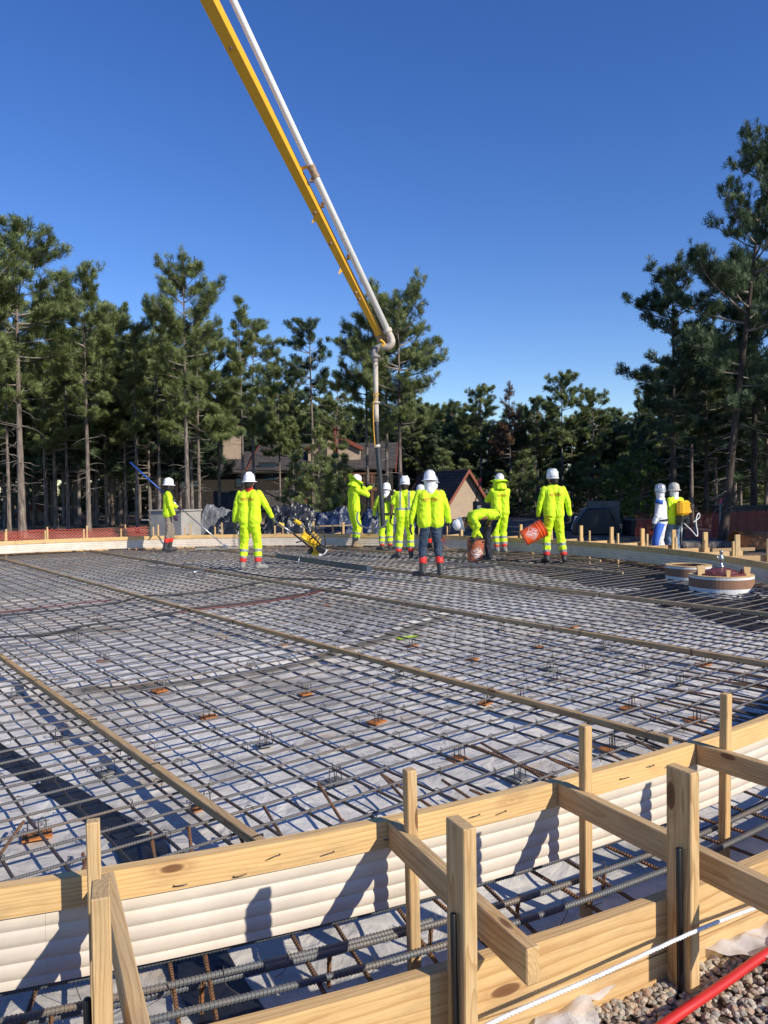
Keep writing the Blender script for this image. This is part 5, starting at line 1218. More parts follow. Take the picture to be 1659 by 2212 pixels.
proto('young', seed=17, H=5, cb=0.5, R=1.5, puffs=420, pr=0.24, dead=5, rad=0.06, shape='cone')
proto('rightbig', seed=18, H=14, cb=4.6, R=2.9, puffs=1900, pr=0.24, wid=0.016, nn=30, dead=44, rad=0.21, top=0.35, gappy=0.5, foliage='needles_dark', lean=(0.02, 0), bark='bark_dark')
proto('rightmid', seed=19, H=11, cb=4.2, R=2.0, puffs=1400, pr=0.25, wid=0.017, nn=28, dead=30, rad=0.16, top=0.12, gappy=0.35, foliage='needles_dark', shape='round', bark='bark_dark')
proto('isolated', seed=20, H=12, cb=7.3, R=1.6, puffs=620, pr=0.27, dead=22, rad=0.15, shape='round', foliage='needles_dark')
proto('brown', seed=21, H=11, cb=5.0, R=2.1, puffs=700, pr=0.28, nn=10, wid=0.03, dead=20, foliage='needles_brown', shape='cone')
proto('shrub', seed=22, H=4, cb=0.2, R=1.4, puffs=420, pr=0.2, wid=0.06, nn=10, dead=2, rad=0.04, foliage='leaves', shape='round')
def front(key, bx, ty, Y, label, wide=1.0, lean=0.0, rotz=None, dx=0.0):
    """a tree whose foot stands at picture column bx, at distance Y, its top reaching row ty"""
    foot = P(bx, 1140, Y); z = gzr(foot.x, Y); H = (P(bx, ty, Y).z-z)*(0.965 if key not in ('young', 'shrub') else 1)
    return plant(key, label, 'pines along the edge of the site', foot.x, Y, H, rotz, wide, lean)
front('full', 48, 452, 26, 'tall spreading pine at the left edge of the picture', 1.05)
front('spread', -70, 500, 24, 'broad pine cut by the left edge of the picture')
front('slim', 20, 640, 30, 'slim pine between the two leftmost tall pines')
front('slim', 122, 610, 34, 'slim dark pine right of the leftmost tall pine')
front('full', 192, 556, 29, 'pine with a long straight bare trunk in the left group', 0.82)
front('cone', 148, 700, 33, 'lower pine with reddish trunk between two taller pines on the left')
front('slim', 100, 760, 31, 'thin pine just left of the straight bare trunk')
front('slim', 262, 648, 36, 'pine with rounded top in the dip of the left tree line')
front('slim', 297, 690, 30, 'slender pale trunked pine left of the tallest middle pine')
front('slim', 345, 660, 33, 'narrow pine half behind the tallest middle pine')
front('full', 406, 536, 28, 'tallest pine above the worker with the long pole', 0.85)
front('cone', 432, 650, 31, 'pine close on the right of the tallest middle pine')
front('cone', 526, 626, 34, 'pointed pine above the yellow screed worker', 0.85)
front('slim', 550, 680, 35, 'pine with forked looking top right of the pointed pine')
front('cone', 606, 760, 38, 'short pine at the end of the left tree line', 0.8)
front('isolated', 677, 686, 38, 'dark pine standing alone with bare lower trunk')
front('spread', 866, 612, 30, 'wide pine right behind the pump hose', 0.92, rotz=1.0)
front('full', 838, 625, 31, 'pine whose crown mingles with the wide pine at the pump hose', 0.8)
front('slim', 796, 640, 32, 'pine with pale dead limbs left of the pump hose', 0.95)
front('young', 640, 985, 31, 'young pine in front of the dark house')
front('young', 690, 930, 30, 'young pine with drooping limbs before the big roof', 1.0)
front('young', 722, 985, 33, 'young pine standing before the tan gable')
front('young', 745, 985, 31, 'small young pine between the roofs and the sun hood wearer')
front('slim', 475, 705, 37, 'slim pine in the gap between the tallest and the pointed pine')
front('cone', 232, 640, 35, 'pine tucked behind the straight bare trunk')
front('slim', 636, 800, 41, 'short thin pine left of the dark lone pine')
front('slim', 730, 800, 40, 'thin pine between the lone pine and the pump hose')
front('brown', 1103, 818, 52, 'pine with brown dying needles in the far right row', 0.85)
front('wood', 1040, 826, 54, 'pine left of the brown pine in the far right row')
front('wood', 1215, 796, 50, 'highest pine of the far right row')
front('wood', 1283, 832, 50, 'pine at the right end of the far right row')
front('wood2', 975, 858, 56, 'dark pine at the left end of the far right row')
front('wood', 1162, 850, 53, 'pine between the brown pine and the highest one')
front('wood2', 1380, 846, 42, 'dark pine in front of the sky gap on the right', 0.8)
front('rightmid', 1456, 574, 25, 'dark pine standing in front of the right wood', 1.0)
front('rightbig', 1560, 262, 21, 'huge dark leaning pine on the right', 0.80, 0.10, rotz=0.0)
front('rightbig', 1710, 300, 24, 'big dark pine cut by the right edge of the picture', 0.9)
front('rightmid', 1628, 560, 27, 'pine with dark bark behind the huge leaning pine', 1.1)
front('rightmid', 1525, 690, 30, 'smaller dark pine left of the huge leaning trunk')
front('wood2', 1600, 700, 33, 'dark pine filling the gap behind the huge leaning pine')
front('wood2', 1480, 860, 36, 'lower pine behind the white suited worker')
front('shrub', 1385, 985, 34, 'light green leafy shrub behind the black tank')
front('shrub', 1340, 1010, 36, 'smaller green shrub left of the black tank')
def wood():
    random.seed(5); n = 0; rows = []
    for Y, step, hmin, hmax, x0, x1 in ((36, 44, 7, 10.5, -90, 430), (39.5, 40, 8, 12, -90, 430), (44, 42, 9, 12, -90, 430), (50, 44, 9, 12.5, -90, 430), (62, 40, 9, 13, -120, 960), (68, 40, 9, 12, 400, 1000), (75, 40, 9, 12, 500, 1000), (76, 30, 8, 11, -150, 600), (84, 30, 8, 11, -150, 640), (59, 44, 9, 11, 600, 980), (60, 46, 6, 9, 900, 1420), (56, 40, 7, 9, 880, 1460), (64, 44, 7, 9.0, 880, 1480), (38, 40, 8, 10.5, 1430, 1760), (44, 44, 8, 11, 1390, 1780), (52, 46, 8, 11, 1340, 1780), (31, 56, 8, 10, 1480, 1760), (72, 54, 7, 9.5, 640, 1500)):
        x = x0+random.uniform(0, step)
        while x < x1:
            YY = Y+random.uniform(-1.6, 1.6); f = P(x, 1140, YY); H = random.uniform(hmin, hmax)
            if x < 640: H = min(H, (P(x, (700 if x < 300 else 730 if x < 480 else 800)+random.uniform(-10, 90), YY).z-gzr(f.x, YY)))
            elif x < 940: H = min(H, P(x, 880+random.uniform(-15, 50), YY).z-gzr(f.x, YY))
            elif x < 1400: H = min(H, P(x, 880+random.uniform(-20, 40), YY).z-gzr(f.x, YY))
            else: H = min(H, P(x, 760+random.uniform(-60, 80), YY).z-gzr(f.x, YY))
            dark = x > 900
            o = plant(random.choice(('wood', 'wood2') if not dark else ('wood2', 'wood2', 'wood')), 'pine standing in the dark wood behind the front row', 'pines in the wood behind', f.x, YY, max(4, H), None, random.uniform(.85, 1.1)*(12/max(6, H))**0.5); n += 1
            x += step*random.uniform(0.7, 1.3)
    # low young growth that closes the view under the crowns
    for Y, step, x0, x1 in ((72, 34, -120, 560), (57, 60, -60, 420), (62, 60, 900, 1500), (50, 60, 960, 1500), (41, 55, 1400, 1760), (36, 60, 1500, 1740), (70, 50, -60, 1500)):
        x = x0
        while x < x1:
            f = P(x, 1140, Y+random.uniform(-2, 2)); plant('young', 'young pine growing under the taller pines of the wood', 'young pines under the wood', f.x, f.y, random.uniform(2.6, 4.6), None, random.uniform(1.1, 1.6)); x += step*random.uniform(.7, 1.4)
    # unseen pines to the right: their shade falls over the right-hand wood
wood()
def shade_trees():
    for x, y, H, w in ((21, 15, 13, 1.2), (17.5, 16.5, 12, 1.2), (18.5, 19.5, 13, 1.2), (24, 17, 14, 1.2), (22, 21, 13, 1.2)):
        plant('wood2', 'pine standing to the right of the site outside the picture', 'pines to the right of the picture', x, y, H, None, w)
shade_trees()
# ------------------------------------------------------------------ concrete pump boom
random.seed(77)
tipY = 17.2
A = P(820, 724, tipY+0.1); Bt = P(447, -10, 15.6)
dA = (Bt-A).normalized(); LB = (Bt-A).length+6.0
e = thing('pump_boom', 'yellow boom arm with white delivery pipe and hanging hose of a concrete pump', 'pump boom', A)
side = V((0, 1, 0)); side = (side-dA*side.dot(dA)).normalized(); nrm = dA.cross(side)
b = MB(); m = 24; prof = []; vs = []; g = []
for i in range(m+1):
    t = i/m; w = 0.065+0.11*t*LB/14; h = 0.072+0.15*t*LB/14
    w = min(w, 0.21); 
    q = dA*LB*t
    # turned a little so that the bright side and the shaded underside both show
    c1 = (side*0.80-nrm*0.6); c2 = (nrm*0.80+side*0.6)
    vs += [q+c1*w*0.8+c2*h, q-c1*w*0.8+c2*h, q-c1*w*0.8-c2*h, q+c1*w*0.8-c2*h]
b.add(vs, [(i*4+k, i*4+(k+1) % 4, (i+1)*4+(k+1) % 4, (i+1)*4+k) for i in range(m) for k in range(4)]+[(3, 2, 1, 0), (m*4, m*4+1, m*4+2, m*4+3)])
arm = b.obj('boom_arm', 'boom_yellow', e, bevel=0.012)
pipe0 = P(838, 716, tipY); pipe1 = P(500, -8, 15.6); dP = (pipe1-pipe0).normalized()
joint = P(676, 373, 16.5)
t_j = (joint-pipe0).dot(dP); LP = (pipe1-pipe0).length+6
b = MB(); b.tube([pipe0-A, pipe0-A+dP*LP], 0.072, 18); b.obj('delivery_pipe', 'boom_white_worn', e, smooth=True)
b = MB()
for o_ in (-0.12, 0.10):
    q = pipe0-A+dP*(t_j+o_); b.tube([q-dP*0.025, q+dP*0.025], 0.092, 16)
b.tube([pipe0-A+dP*(t_j-0.12), pipe0-A+dP*(t_j+0.12)], 0.085, 16); b.box(pipe0-A+dP*(t_j-0.14)+nrm*0.11, (0.08, 0.08, 0.07)); b.obj('pipe_coupling', 'coupling_rusty', e)
def on_arm(px, py): q = P(px, py, tipY); t = (q-A).dot(dA); return max(0, t)
ta = (P(648, 372, 16.5)-A).dot(dA)
q = dA*ta; jq = pipe0-A+dP*(t_j+0.12); b = MB(); b.tube([q, q.lerp(jq, 0.35)+V((0, 0, 0.05)), jq], [0.05, 0.035, 0.035], 8); b.obj('pipe_bracket', 'boom_yellow', e)
for (x, y) in ((677, 478), (735, 588)):
    Yq = tipY-1.6*((724-y)/734.0); c = P(x, y, Yq); t = (c-A).dot(dA); q = dA*t; out = (c-A-q).normalized()
    b = MB(); b.prism([q+out*0.08, q+out*0.20-dA*0.03, q+out*0.20+dA*0.0, q+out*0.09+dA*0.09], (0, 0, 0), side*0.06); b.box(q-out*0.17+dA*0.2, (0.07, 0.07, 0.10)); b.obj('arm_lug', 'boom_yellow', e)
for f_ in (0.9, 1.05, 2.2, 2.9, 6.4):
    b = MB(); q = dA*f_; c1 = (side*0.80-nrm*0.6); b.tube([q-c1*0.12, q+c1*0.12], 0.035, 8); b.obj('pivot_pin', 'coupling_rusty', e)
b = MB(); b.prism([dA*0.10+nrm*0.10, dA*0.10-nrm*0.12, -dA*0.22-nrm*0.14, -dA*0.30+nrm*0.02, -dA*0.15+nrm*0.10], -side*0.09, side*0.09); b.obj('tip_plate', 'coupling_rusty', e, bevel=0.01)
b = MB(); q = P(827, 742, tipY-0.15)-A; b.tube(bez([q+V((-0.06, 0, 0.08)), q+V((0.03, 0, 0.0)), q+V((-.01, 0, -0.06))], 3), 0.03, 8); b.obj('safety_hook', 'boom_yellow', e)
el = [P(838, 716, tipY), P(845, 730, tipY), P(846, 742, tipY), P(838, 749, tipY+0.02), P(826, 748, tipY+0.05)]
b = MB(); b.tube([p-A for p in bez(el, 6)], [0.068+0.010*sin(pi*i/24) for i in range(25)], 16); b.tube([el[0]-A+dP*0.06, el[0]-A-dP*0.03], 0.10, 16); b.obj('upper_elbow', 'pipe_dusty', e, smooth=True)
el = [P(826, 748, tipY+0.05), P(816, 751, tipY+0.05), P(809, 760, tipY+0.02), P(810, 772, tipY), P(811, 782, tipY)]
b = MB(); b.tube([p-A for p in bez(el, 6)], 0.070, 16); b.tube([P(811, 768, tipY)-A, P(811, 773, tipY)-A], 0.105, 16); b.obj('lower_elbow', 'pipe_grey', e, smooth=True)
b = MB(); b.tube([P(811, 774, tipY)-A, P(812, 830, tipY)-A, P(812, 872, tipY)-A], [0.056, 0.054, 0.053], 16); b.tube([P(812, 868, tipY)-A, P(812, 872, tipY)-A], 0.09, 16); b.obj('drop_pipe', 'pipe_dusty', e, smooth=True)
b = MB(); b.tube([P(812, 872, tipY)-A, P(813, 912, tipY)-A], [0.060, 0.058], 16); b.obj('drop_sleeve', 'pipe_dusty', e, smooth=True)
b = MB(); b.tube([p-A for p in bez([P(813, 910, tipY), P(815, 960, tipY), P(819, 1010, tipY), P(823, 1060, tipY), P(826, 1110, tipY), P(828, 1140, tipY)], 4)], 0.056, 16); b.obj('rubber_hose', 'rubber_hose', e, smooth=True)
b = MB(); b.tube([P(814, 961, tipY)-A, P(815, 967, tipY)-A], 0.07, 16); b.obj('hose_ring', 'coupling_pale', e, smooth=True)
rod('yellow_cord', [p-A for p in bez([P(806, 856, tipY-0.1), P(808, 852, tipY-0.12), P(818, 851, tipY-0.12), P(807, 870, tipY-0.12), P(807, 920, tipY-0.1), P(810, 965, tipY-0.1)], 5)], 0.012, 'boom_yellow', e, 6)
rod('safety_cable', [p-A for p in bez([P(822, 745, tipY-0.1), P(826, 765, tipY-0.12), P(822, 782, tipY-0.1), P(812, 790, tipY-0.1), P(806, 780, tipY-0.1)], 5)], 0.007, 'wire', e, 6)
e['label'] = 'yellow boom arm with white delivery pipe and hanging hose of a concrete pump'

# ------------------------------------------------------------------ beyond the form
# orange safety net on stakes, left
def net(pts, z0, z1, label, stakes=True, sag=0.05):
    base = thing('safety_fence', label, 'safety fence', (pts[0].x, pts[0].y, z0)); o = V(base.location)
    path = bez(pts, 8); b = MB(); vs = []; g = []; acc = 0; rows = 7
    for i, p in enumerate(path):
        if i: acc += (p-path[i-1]).length
        for j in range(rows+1):
            t = j/rows; z = z0+(z1-z0-sag*(0.5+0.5*sin(acc*2.1)))*t
            vs.append(V((p.x+0.05*noise.noise(V((acc*1.7, t*2, 0))), p.y+0.07*noise.noise(V((acc*1.7, t*2, 8))), z))-o); g.append((acc, z-z0, 0))
    b.add(vs, [(i*(rows+1)+j, (i+1)*(rows+1)+j, (i+1)*(rows+1)+j+1, i*(rows+1)+j+1) for i in range(len(path)-1) for j in range(rows)], g)
    b.obj('net', 'safety_net', base, smooth=True)
    b = MB(); b.tube([V((p.x, p.y, z1-sag*0.5))-o for p in path], 0.006, 5); b.obj('top_cord', 'net_cord', base)
    if stakes:
        for p in pts[::1]:
            beam('fence_stake', V((p.x, p.y-0.03, z0-0.15)), V((p.x, p.y-0.03, z1+0.04)), 0.05, 0.035, 'timber', base, upv=V((0, 1, 0)))

def gp(x, Y, dz=0.0): p = P(x, 1140, Y); return V((p.x, Y, gzr(p.x, Y)+0.04+dz))
fp = [P(x, 1150, Y) for x, Y in ((-70, 20.5), (56, 22.0), (132, 22.4), (214, 22.8), (318, 23.2))]
net(fp, -0.40, 0.10, 'sagging red orange plastic net behind the left part of the far form', False)
# concrete box with a lid slab
cb = gp(380, 24.5); e = thing('concrete_vault', 'grey concrete box with a thin lid behind the worker with the pole', 'concrete box', cb, radians(-25))
zt = P(380, 1104, 24.5).z-cb.z
b = MB(); b.box((0, 0, zt/2), (1.25, 0.95, zt)); b.obj('box_wall', 'concrete', e, bevel=0.015)
b = MB(); b.box((0, 0, zt+0.025), (1.34, 1.04, 0.045)); b.obj('lid_slab', 'concrete', e, bevel=0.01)
b = MB(); b.box((-0.82, -0.35, zt*0.72), (0.3, 0.3, 0.03)); b.obj('loose_shelf', 'coupling_pale', e)
# tarpaulin heaps
def heap(x0, x1, ytop, Y, m, label, seed, depth=1.6):
    a, b_ = gp(x0, Y), gp(x1, Y); c = (a+b_)/2; w = (b_-a).length; h = P((x0+x1)/2, ytop, Y).z-c.z
    nx, ny = 64, 40; b = MB(); vs = []
    for i in range(nx+1):
        for j in range(ny+1):
            s, t = i/nx*2-1, j/ny*2-1; env = (1-abs(s)**3.5)*(1-abs(t)**3.0)
            q = V((s*w*0.9, t*2.0, seed*7.0)); big = 0.80+0.35*noise.noise(q*0.9); r1 = 1-abs(noise.noise(q*1.6+V((0, 0, 3)))); r2 = 1-abs(noise.noise(q*3.7)); r3 = 1-abs(noise.noise(q*8.0))
            z = h*max(0, env)**0.55*(big+0.26*(r1*r1-0.5)+0.09*(r2*r2-0.5)+0.025*(r3*r3-.5)) if env > 0 else 0
            vs.append(V((s*w/2+0.10*noise.noise(q*2.3), t*depth/2+0.10*noise.noise(q*2.3+V((0, 5, 0))), z-0.02)))
    b.add(vs, [(i*(ny+1)+j, (i+1)*(ny+1)+j, (i+1)*(ny+1)+j+1, i*(ny+1)+j+1) for i in range(nx) for j in range(ny)])
    o = b.obj('tarpaulin', m, None, smooth=False); o.location = c; tag(o, label, 'tarpaulin')
heap(425, 520, 1094, 25.5, 'tarp_silver', 'silver grey tarpaulin heap right of the concrete box', 1)
heap(462, 560, 1100, 24.6, 'tarp_black', 'crumpled black plastic heap in front of the silver tarpaulin', 5)
heap(568, 700, 1094, 25.0, 'tarp_black', 'long crumpled black plastic heap behind the screed', 2)
heap(672, 770, 1092, 25.3, 'tarp_blue', 'dark blue tarpaulin heap behind the screed motor', 3)
heap(770, 905, 1093, 25.6, 'tarp_blue', 'blue tarpaulin heap behind the worker with the raised arm', 4)
tag(beam('loose_plank', gp(690, 24.4, 0.42), gp(760, 24.4, 0.44), 0.14, 0.04, 'timber_grey'), 'weathered plank lying on the blue tarpaulin', 'plank')
# ------------------------------------------------------------------ houses
def roof_slab(e, name, pts, th, m='shingles'):
    b = MB(); p = [V(q) for q in pts]; n_ = (p[1]-p[0]).cross(p[3]-p[0]).normalized()
    if n_.z < 0: n_ = -n_
    ux = (p[1]-p[0]).normalized(); uy = n_.cross(ux)
    vs = p+[q-n_*th for q in p]; g = [((q-p[0]).dot(ux), (q-p[0]).dot(uy), 0) for q in vs]
    b.add(vs, [(0, 1, 2, 3), (7, 6, 5, 4), (0, 4, 5, 1), (1, 5, 6, 2), (2, 6, 7, 3), (3, 7, 4, 0)], g); return b.obj(name, m, e)
def gable_house(loc, rot, L, Wd, wall, rise, label, wm, name='house', over=0.45, fasc='fascia', wins=(), chim=None, cat='house'):
    """ridge along local x; gable end walls at +-L/2"""
    e = thing(name, label, cat, loc, rot); b = MB(); hl_, hw = L/2, Wd/2
    b.prism([(-hl_, -hw, -1), (-hl_, hw, -1), (-hl_, hw, wall), (-hl_, 0, wall+rise), (-hl_, -hw, wall)], (0, 0, 0), (L, 0, 0)); b.obj('wall', wm, e)
    s = rise/hw; z1 = wall-over*s+0.06; zr = wall+rise+0.06; ov = over
    r1 = roof_slab(e, 'roof', [(-hl_-ov, -hw-over, z1), (hl_+ov, -hw-over, z1), (hl_+ov, 0, zr), (-hl_-ov, 0, zr)], 0.10)
    r2 = roof_slab(e, 'roof', [(hl_+ov, hw+over, z1), (-hl_-ov, hw+over, z1), (-hl_-ov, 0, zr+.003), (hl_+ov, 0, zr+.003)], 0.10)
    for x in (-hl_-ov-0.03, hl_+ov+0.03):
        for sy in (-1, 1): beam('fascia_board', V((x, sy*(hw+over), z1-0.10)), V((x, 0, zr-0.10)), 0.05, 0.26, fasc, e) if False else fb(e, x, sy*(hw+over), z1-0.08, zr-0.08, fasc)
    for (face, u, z, w, h) in wins:
        b = MB()
        if face in 'fb': y = -hw if face == 'f' else hw; c = (u, y-0.02 if face == 'f' else y+0.02, z); sz = (w, 0.06, h); gz_ = (w-0.16, 0.08, h-0.16)
        else: x = -hl_ if face == 'l' else hl_; c = (x+(-0.02 if face == 'l' else 0.02), u, z); sz = (0.06, w, h); gz_ = (0.08, w-0.16, h-0.16)
        b.box(c, sz); f = b.obj('window', 'coupling_pale' if wm == 'stucco' else 'stucco_shaded', e); b = MB(); b.box(c, gz_); b.obj('pane', 'window_glass', f)
    if chim:
        x, y, w, z0, z1_ = chim; b = MB(); b.box((x, y, (z0+z1_)/2), (w, w, z1_-z0)); c_ = b.obj('chimney', 'stucco', r1); b = MB(); b.box((x, y, z1_+0.06), (w+0.16, w+0.16, 0.12)); b.obj('chimney_cap', 'fascia', e)
    return e
def fb(e, x, y0, z0, z1, m):
    b = MB(); b.prism([(x-0.03, y0, z0-0.16), (x-0.03, y0, z0+0.10), (x-0.03, 0, z1+0.10), (x-0.03, 0, z1-0.16)], (0, 0, 0), (0.06, 0, 0)); return b.obj('fascia_board', m, e)
# tan gable right of the hose
Yh = 44.0; px = 1660/Yh
c = P(975, 1140, Yh+3); zb = gzr(c.x, Yh)
apex = P(987, 1013, Yh).z-zb; eave = P(1029, 1072, Yh).z-zb
gable_house((P(962, 1140, Yh+3).x, Yh+3, zb), radians(-62), 4.6, 2.25, eave, apex-eave-0.05, 'tan stucco house with red brown gable trim right of the pump hose', 'stucco', wins=(('b', 0, 2.0, 0.9, 1.0),), over=0.3)
# big house, tree shade coloured into its walls: long roof, tan gable, chimney
Y2 = 50.0
def hz(y, Y, x=700): return P(x, y, Y).z
g0 = gzr(0, Y2)
cx_ = P(705, 1140, Y2).x
gable_house((cx_, Y2+3, g0), radians(-3), 8.6, 7.5, hz(1010, Y2)-g0, hz(960, Y2+3)-hz(1010, Y2), 'large house with shaded walls and long shingled roof behind the young pines', 'stucco_shaded', wins=(('f', -3.4, 3.0, 1.3, 1.2), ('f', -1.6, 3.0, 1.0, 1.2), ('f', 1.0, 2.8, 1.4, 1.4), ('f', -3.0, 1.0, 1.2, 1.1)), name='house')
c = P(722, 1140, Y2-1); zt_ = hz(934, Y2-1)
gable_house((c.x, Y2+2.6, g0), radians(90), 5.0, 3.4, hz(966, Y2)-g0, zt_-hz(966, Y2), 'tan gable standing above the long dark roof', 'stucco', name='house', over=0.2)
c = P(728, 1140, Y2-0.5); b = MB(); z0 = hz(975, Y2-.5)-g0; z1 = hz(927, Y2-.5)-g0
e = thing('flue_pipe', 'round red brown flue pipe beside the tan gable', 'flue', (c.x+0.0, Y2-0.6, g0+z0-0.6)); b.tube([(0, 0, 0), (0, 0, z1-z0+0.6)], 0.17, 12); b.obj('pipe', 'fascia', e, smooth=True); b = MB(); b.tube([(0, 0, z1-z0+0.55), (0, 0, z1-z0+0.65)], 0.23, 12); b.obj('cap', 'fascia', e, smooth=True)
c = P(505, 1140, Y2+2)
gable_house((c.x-0.4, Y2+3, g0), radians(3), 9.0, 7.5, hz(1015, Y2)-g0, hz(975, Y2+3)-hz(1015, Y2), 'house with tree-shaded walls and a square tan chimney behind the pointed pine', 'stucco_shaded', chim=(0.4, -1.0, 1.2, 3.2, hz(925, Y2+2, 500)-g0), wins=(('f', -2, 2.6, 1.2, 1.2), ('f', 1.5, 2.6, 1.2, 1.2)))
# garage
Y3 = 37.0; c = P(548, 1140, Y3); g3 = gzr(c.x, Y3)
gable_house((c.x, Y3+1.8, g3), radians(12), 3.7, 3.4, hz(1096, Y3)-g3, hz(1060, Y3+1)-hz(1096, Y3), 'low garage with grey brown shingled roof behind the screed worker', 'stucco', fasc='fascia', over=0.35, wins=(('l', 0, 1.1, 0.5, 0.4),), name='garage', cat='garage')
c = P(35, 1140, 48); gable_house((c.x, 50, gzr(c.x, 48)), radians(-60), 3.5, 2.6, hz(1107, 48)-gzr(c.x, 48), 0.7, 'small tan house glimpsed between trunks at the far left', 'stucco', over=0.25, wins=(('f', 0, 1.4, 0.7, 0.7),))
# wooden deck with railing between the trunks
c = P(770, 1140, 42); gd = gzr(c.x, 42); e = thing('balcony', 'wooden balcony on posts below the big dark roof', 'balcony', (c.x, 42, gd))
zf = hz(1058, 42)-gd
b = MB(); b.box((0.2, 0, zf), (1.9, 1.2, 0.18)); b.obj('deck_floor', 'fascia_wood', e)
for x in (-0.6, 0.9):
    b = MB(); b.box((x, -0.5, zf/2+0.4), (0.12, 0.12, zf+0.8)); b.obj('post', 'fascia_wood', e)
b = MB(); b.box((0.2, -0.55, zf+0.85), (1.9, 0.06, 0.08)); [b.box((-0.65+i*0.14, -0.55, zf+0.47), (0.035, 0.035, 0.72)) for i in range(13)]; b.obj('railing', 'fascia_wood', e)
# ------------------------------------------------------------------ machines and odds and ends
def car(loc, rot, m, label):
    e = thing('parked_car', label, 'car', loc, rot); b = MB()
    side_ = [(-2.1, 0.35), (-2.15, 0.75), (-1.9, 0.95), (-1.15, 1.0), (-0.55, 1.45), (0.9, 1.5), (1.6, 1.05), (2.1, 0.95), (2.15, 0.4)]
    b.prism([(x, -0.85, z) for x, z in side_], (0, 0, 0), (0, 1.7, 0)); b.obj('body', m, e, bevel=0.06)
    b = MB(); b.prism([(-1.05, -0.87, 1.0), (-0.52, -0.87, 1.38), (0.85, -0.87, 1.42), (1.35, -0.87, 1.05)], (0, 0, 0), (0, 1.74, 0)); b.obj('side_windows', 'window_glass', e)
    b = MB(); b.prism([(-1.19, -0.7, 1.0), (-0.60, -0.7, 1.44), (-0.56, -0.7, 1.42), (-1.12, -0.7, 0.98)], (0, 0, 0), (0, 1.4, 0)); b.obj('windscreen', 'window_glass', e)
    for x in (-1.35, 1.3):
        for y in (-0.80, 0.80):
            b = MB(); b.tube([(x, y-0.1, 0.33), (x, y+0.1, 0.33)], 0.33, 20); w = b.obj('wheel', 'rubber', e); b = MB(); b.tube([(x, y-0.11, 0.33), (x, y+0.11, 0.33)], 0.19, 14); b.obj('rim', 'galv', w)
    return e
heap(1192, 1266, 1107, 30.0, 'dark_sheet', 'dark domed cover left of the black tank', 9)
car(gp(1062, 50), radians(180), 'car_paint', 'dark car behind the bending worker')
c = gp(1047, 30); e = thing('engine_unit', 'black engine unit with a raised lever in front of the tan house', 'engine', c)
h = hz(1082, 30)-c.z
b = MB(); b.box((0, 0, h*0.55), (0.85, 0.6, h*0.75)); b.box((0.25, 0, h*0.85), (0.3, 0.4, h*0.3)); b.tube([(-0.3, -0.3, h*0.6), (0.45, -0.3, h*0.6)], 0.12, 12); b.obj('casing', 'black_plastic', e, bevel=0.03)
b = MB(); b.box((-0.25, -0.31, h*0.75), (0.16, 0.02, 0.14)); b.obj('plate', 'coupling_pale', e)
l_ = rod('lever', [(-0.36, 0, h*0.9), (-0.16, 0, hz(1042, 30)-c.z)], 0.022, 'black_plastic', e); b = MB(); b.tube([(-0.19, 0, hz(1046, 30)-c.z), (-0.14, 0, hz(1037, 30)-c.z)], 0.045, 8); b.obj('lever_grip', 'tape_red', e)
b = MB(); b.box((0, 0, h*0.08), (1.1, 0.7, h*0.16)); b.obj('skid', 'wire', e, bevel=0.02)
c = gp(945, 27); tag(rod('grey_standpipe', [c, V((c.x-0.05, c.y, hz(1092, 27)))], 0.03, 'galv'), 'thin grey upright pipe left of the dark jeans', 'pipe') if False else None
# panel and black tank
c = gp(1308, 28); e = thing('board_stack', 'upright grey panel standing behind a black tank', 'panel', c, radians(-4)); h = hz(1090, 28)-c.z
b = MB(); b.box((-0.29, 0.3, h/2), (0.57, 0.05, h)); b.box((0.29, 0.31, h/2), (0.57, 0.05, h*0.99)); b.obj('panel_board', 'concrete_dark', e)
b = MB(); b.box((0, 0.5, h*0.4), (0.08, 0.4, h*0.8)); b.obj('prop', 'timber_grey', e)
c = gp(1297, 26.5); e = thing('black_tank', 'black plastic tank with sloping sides in front of the grey panel', 'tank', c, radians(-6)); h = hz(1104, 26.5)-c.z
b = MB(); b.prism([(-0.85, 0, 0), (-0.80, 0, h*0.45), (-0.45, 0, h*0.97), (0.25, 0, h), (0.62, 0, h*0.35), (0.68, 0, 0)], (0, 0, 0), (0, 0.9, 0)); b.obj('shell', 'dark_sheet', e, bevel=0.06)
b = MB(); b.prism([(0.28, -0.02, h), (0.36, -0.02, h), (0.74, -0.02, 0.1), (0.64, -0.02, 0.1)], (0, 0, 0), (0, 0.06, 0)); b.obj('frame', 'black_plastic', e)
c = gp(1243, 28.0); b = MB(); b.prism([(-0.16, 0, 0.15), (0.22, 0, 0.12), (0.30, 0, 0.62), (0.0, 0, 0.62)], (0, 0, 0), (0, 0.05, 0)); o = b.obj('white_panel', 'hat_white'); o.location = c; tag(o, 'tilted white panel beside the black tank', 'panel')
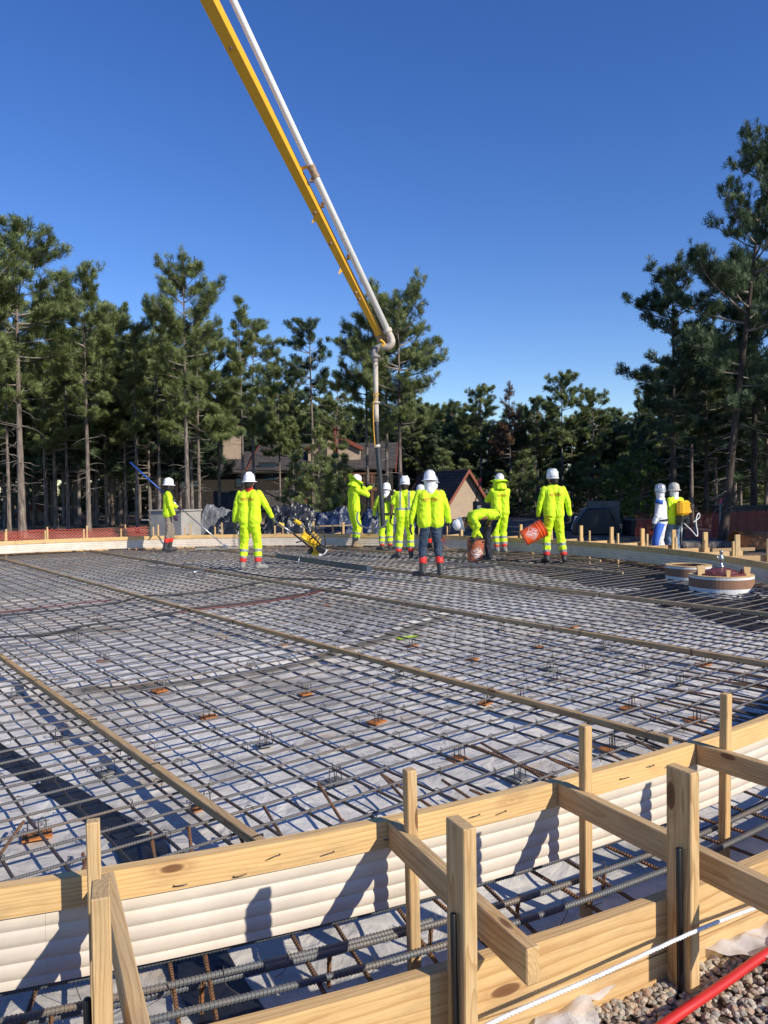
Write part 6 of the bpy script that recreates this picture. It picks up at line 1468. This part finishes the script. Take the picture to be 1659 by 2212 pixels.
# net, dark containers and stakes at the right
fp = [P(x, 1150, Y) for x, Y in ((1372, 24.0), (1398, 24.4), (1425, 25.0), (1470, 26.0))]
net(fp, -0.62, 0.34, 'dark orange net hanging behind the white suited worker', False, 0.25)
fp = [P(x, 1150, Y) for x, Y in ((1480, 24.0), (1530, 23.6), (1590, 23.0), (1680, 22.4))]
net(fp, -0.62, 0.36, 'dark orange net along the right edge in front of the wood', False, 0.10)
for x, Y, w, hgt, lab in ((1400, 26.5, 1.5, 1125, 'low black skip behind the white suited worker'), (1620, 24.5, 2.1, 1095, 'long dark container at the right edge behind the orange culvert')):
    c = gp(x, Y); h = hz(hgt, Y, x)-c.z; e = thing('dark_container', lab, 'container', c, radians(3)); b = MB(); b.box((0, 0, h/2), (w, 0.9, h)); b.obj('side_wall', 'dark_sheet', e, bevel=0.02); b = MB(); [b.box((-w/2+0.15+i*0.3, -0.46, h/2), (0.05, 0.03, h*0.94)) for i in range(int(w/0.3))]; b.box((0, 0, h+0.02), (w+0.05, 0.95, 0.05)); b.obj('ribbing', 'dark_sheet', e)
# half round culvert piece
c = gp(1612, 19.8); e = thing('culvert', 'rusty orange half round culvert piece lying beyond the right form', 'culvert', c, radians(8)); b = MB(); vs = []; n = 26
for i in range(n+1):
    a = pi*(0.02+0.96*i/n); r = 0.36*(1+0.012*(i % 2))
    for x, rr in ((-0.42, r), (0.65, r*0.92), (0.65, r*0.92-0.02), (-0.42, r-0.02)): vs.append((x+(0.12*sin(a) if x < 0 else 0), -rr*cos(a), rr*1.35*sin(a)))
b.add(vs, [(i*4+k, i*4+(k+1) % 4, (i+1)*4+(k+1) % 4, (i+1)*4+k) for i in range(n) for k in range(4)]); b.obj('shell', 'culvert', e, smooth=True)
# log, timbers, steel posts
c = gp(1525, 20.0); b = MB(); b.tube(bez([(-0.65, 0, 0.10), (-0.2, 0.03, 0.11), (0.3, 0, 0.10), (0.6, -0.05, 0.09)], 4), [0.13]*13, 12); o = b.obj('log', 'bark', smooth=True); o.location = c; tag(o, 'thick cut log lying beyond the right form', 'log')
c = gp(1580, 19.0); o = beam('loose_timber', c+V((-0.5, 0, 0.06)), c+V((0.6, 0.1, 0.07)), 0.12, 0.08, 'timber_grey'); tag(o, 'grey timber lying right of the cut log', 'timber')
for x, Y, top, lab in ((1467, 22, 1088, 'thin grey steel post beside the yellow sprayer'), (1554, 22.5, 1080, 'leaning steel post with a pink ribbon right of the sprayer'), (1500, 23, 1120, 'short dark post before the dark net')):
    c = gp(x, Y); e = thing('steel_post', lab, 'post', c); zt_ = hz(top, Y, x)-c.z; rod('shaft', [(0, 0, 0), (0.03, 0, zt_)], 0.022, 'galv_dark', e, 8)
    if 'pink' in lab: b = MB(); b.box((0.05, -0.02, zt_-0.05), (0.12, 0.02, 0.16)); b.obj('ribbon', 'pink_ribbon', e)
c = gp(1215, 30); tag(rod('thin_post', [c, c+V((0, 0, hz(1075, 30, 1215)-c.z))], 0.025, 'galv_dark'), 'thin grey post in front of the wood right of the bucket carrier', 'post')
# scraps of material on the ground right of the form
random.seed(3)
for i in range(26):
    x = random.uniform(1180, 1650); Y = random.uniform(19.5, 25); c = gp(x, Y, 0.02); L = random.uniform(.15, .7)
    o = beam('wood_scrap', c, c+V((L*random.uniform(-1, 1), L*random.uniform(-.4, .4), 0.01)), random.uniform(.04, .1), 0.025, random.choice(('timber_grey', 'timber_old', 'timber'))); tag(o, 'small offcut of timber lying on the dirt beyond the right form', 'offcut', 'timber offcuts on the dirt')
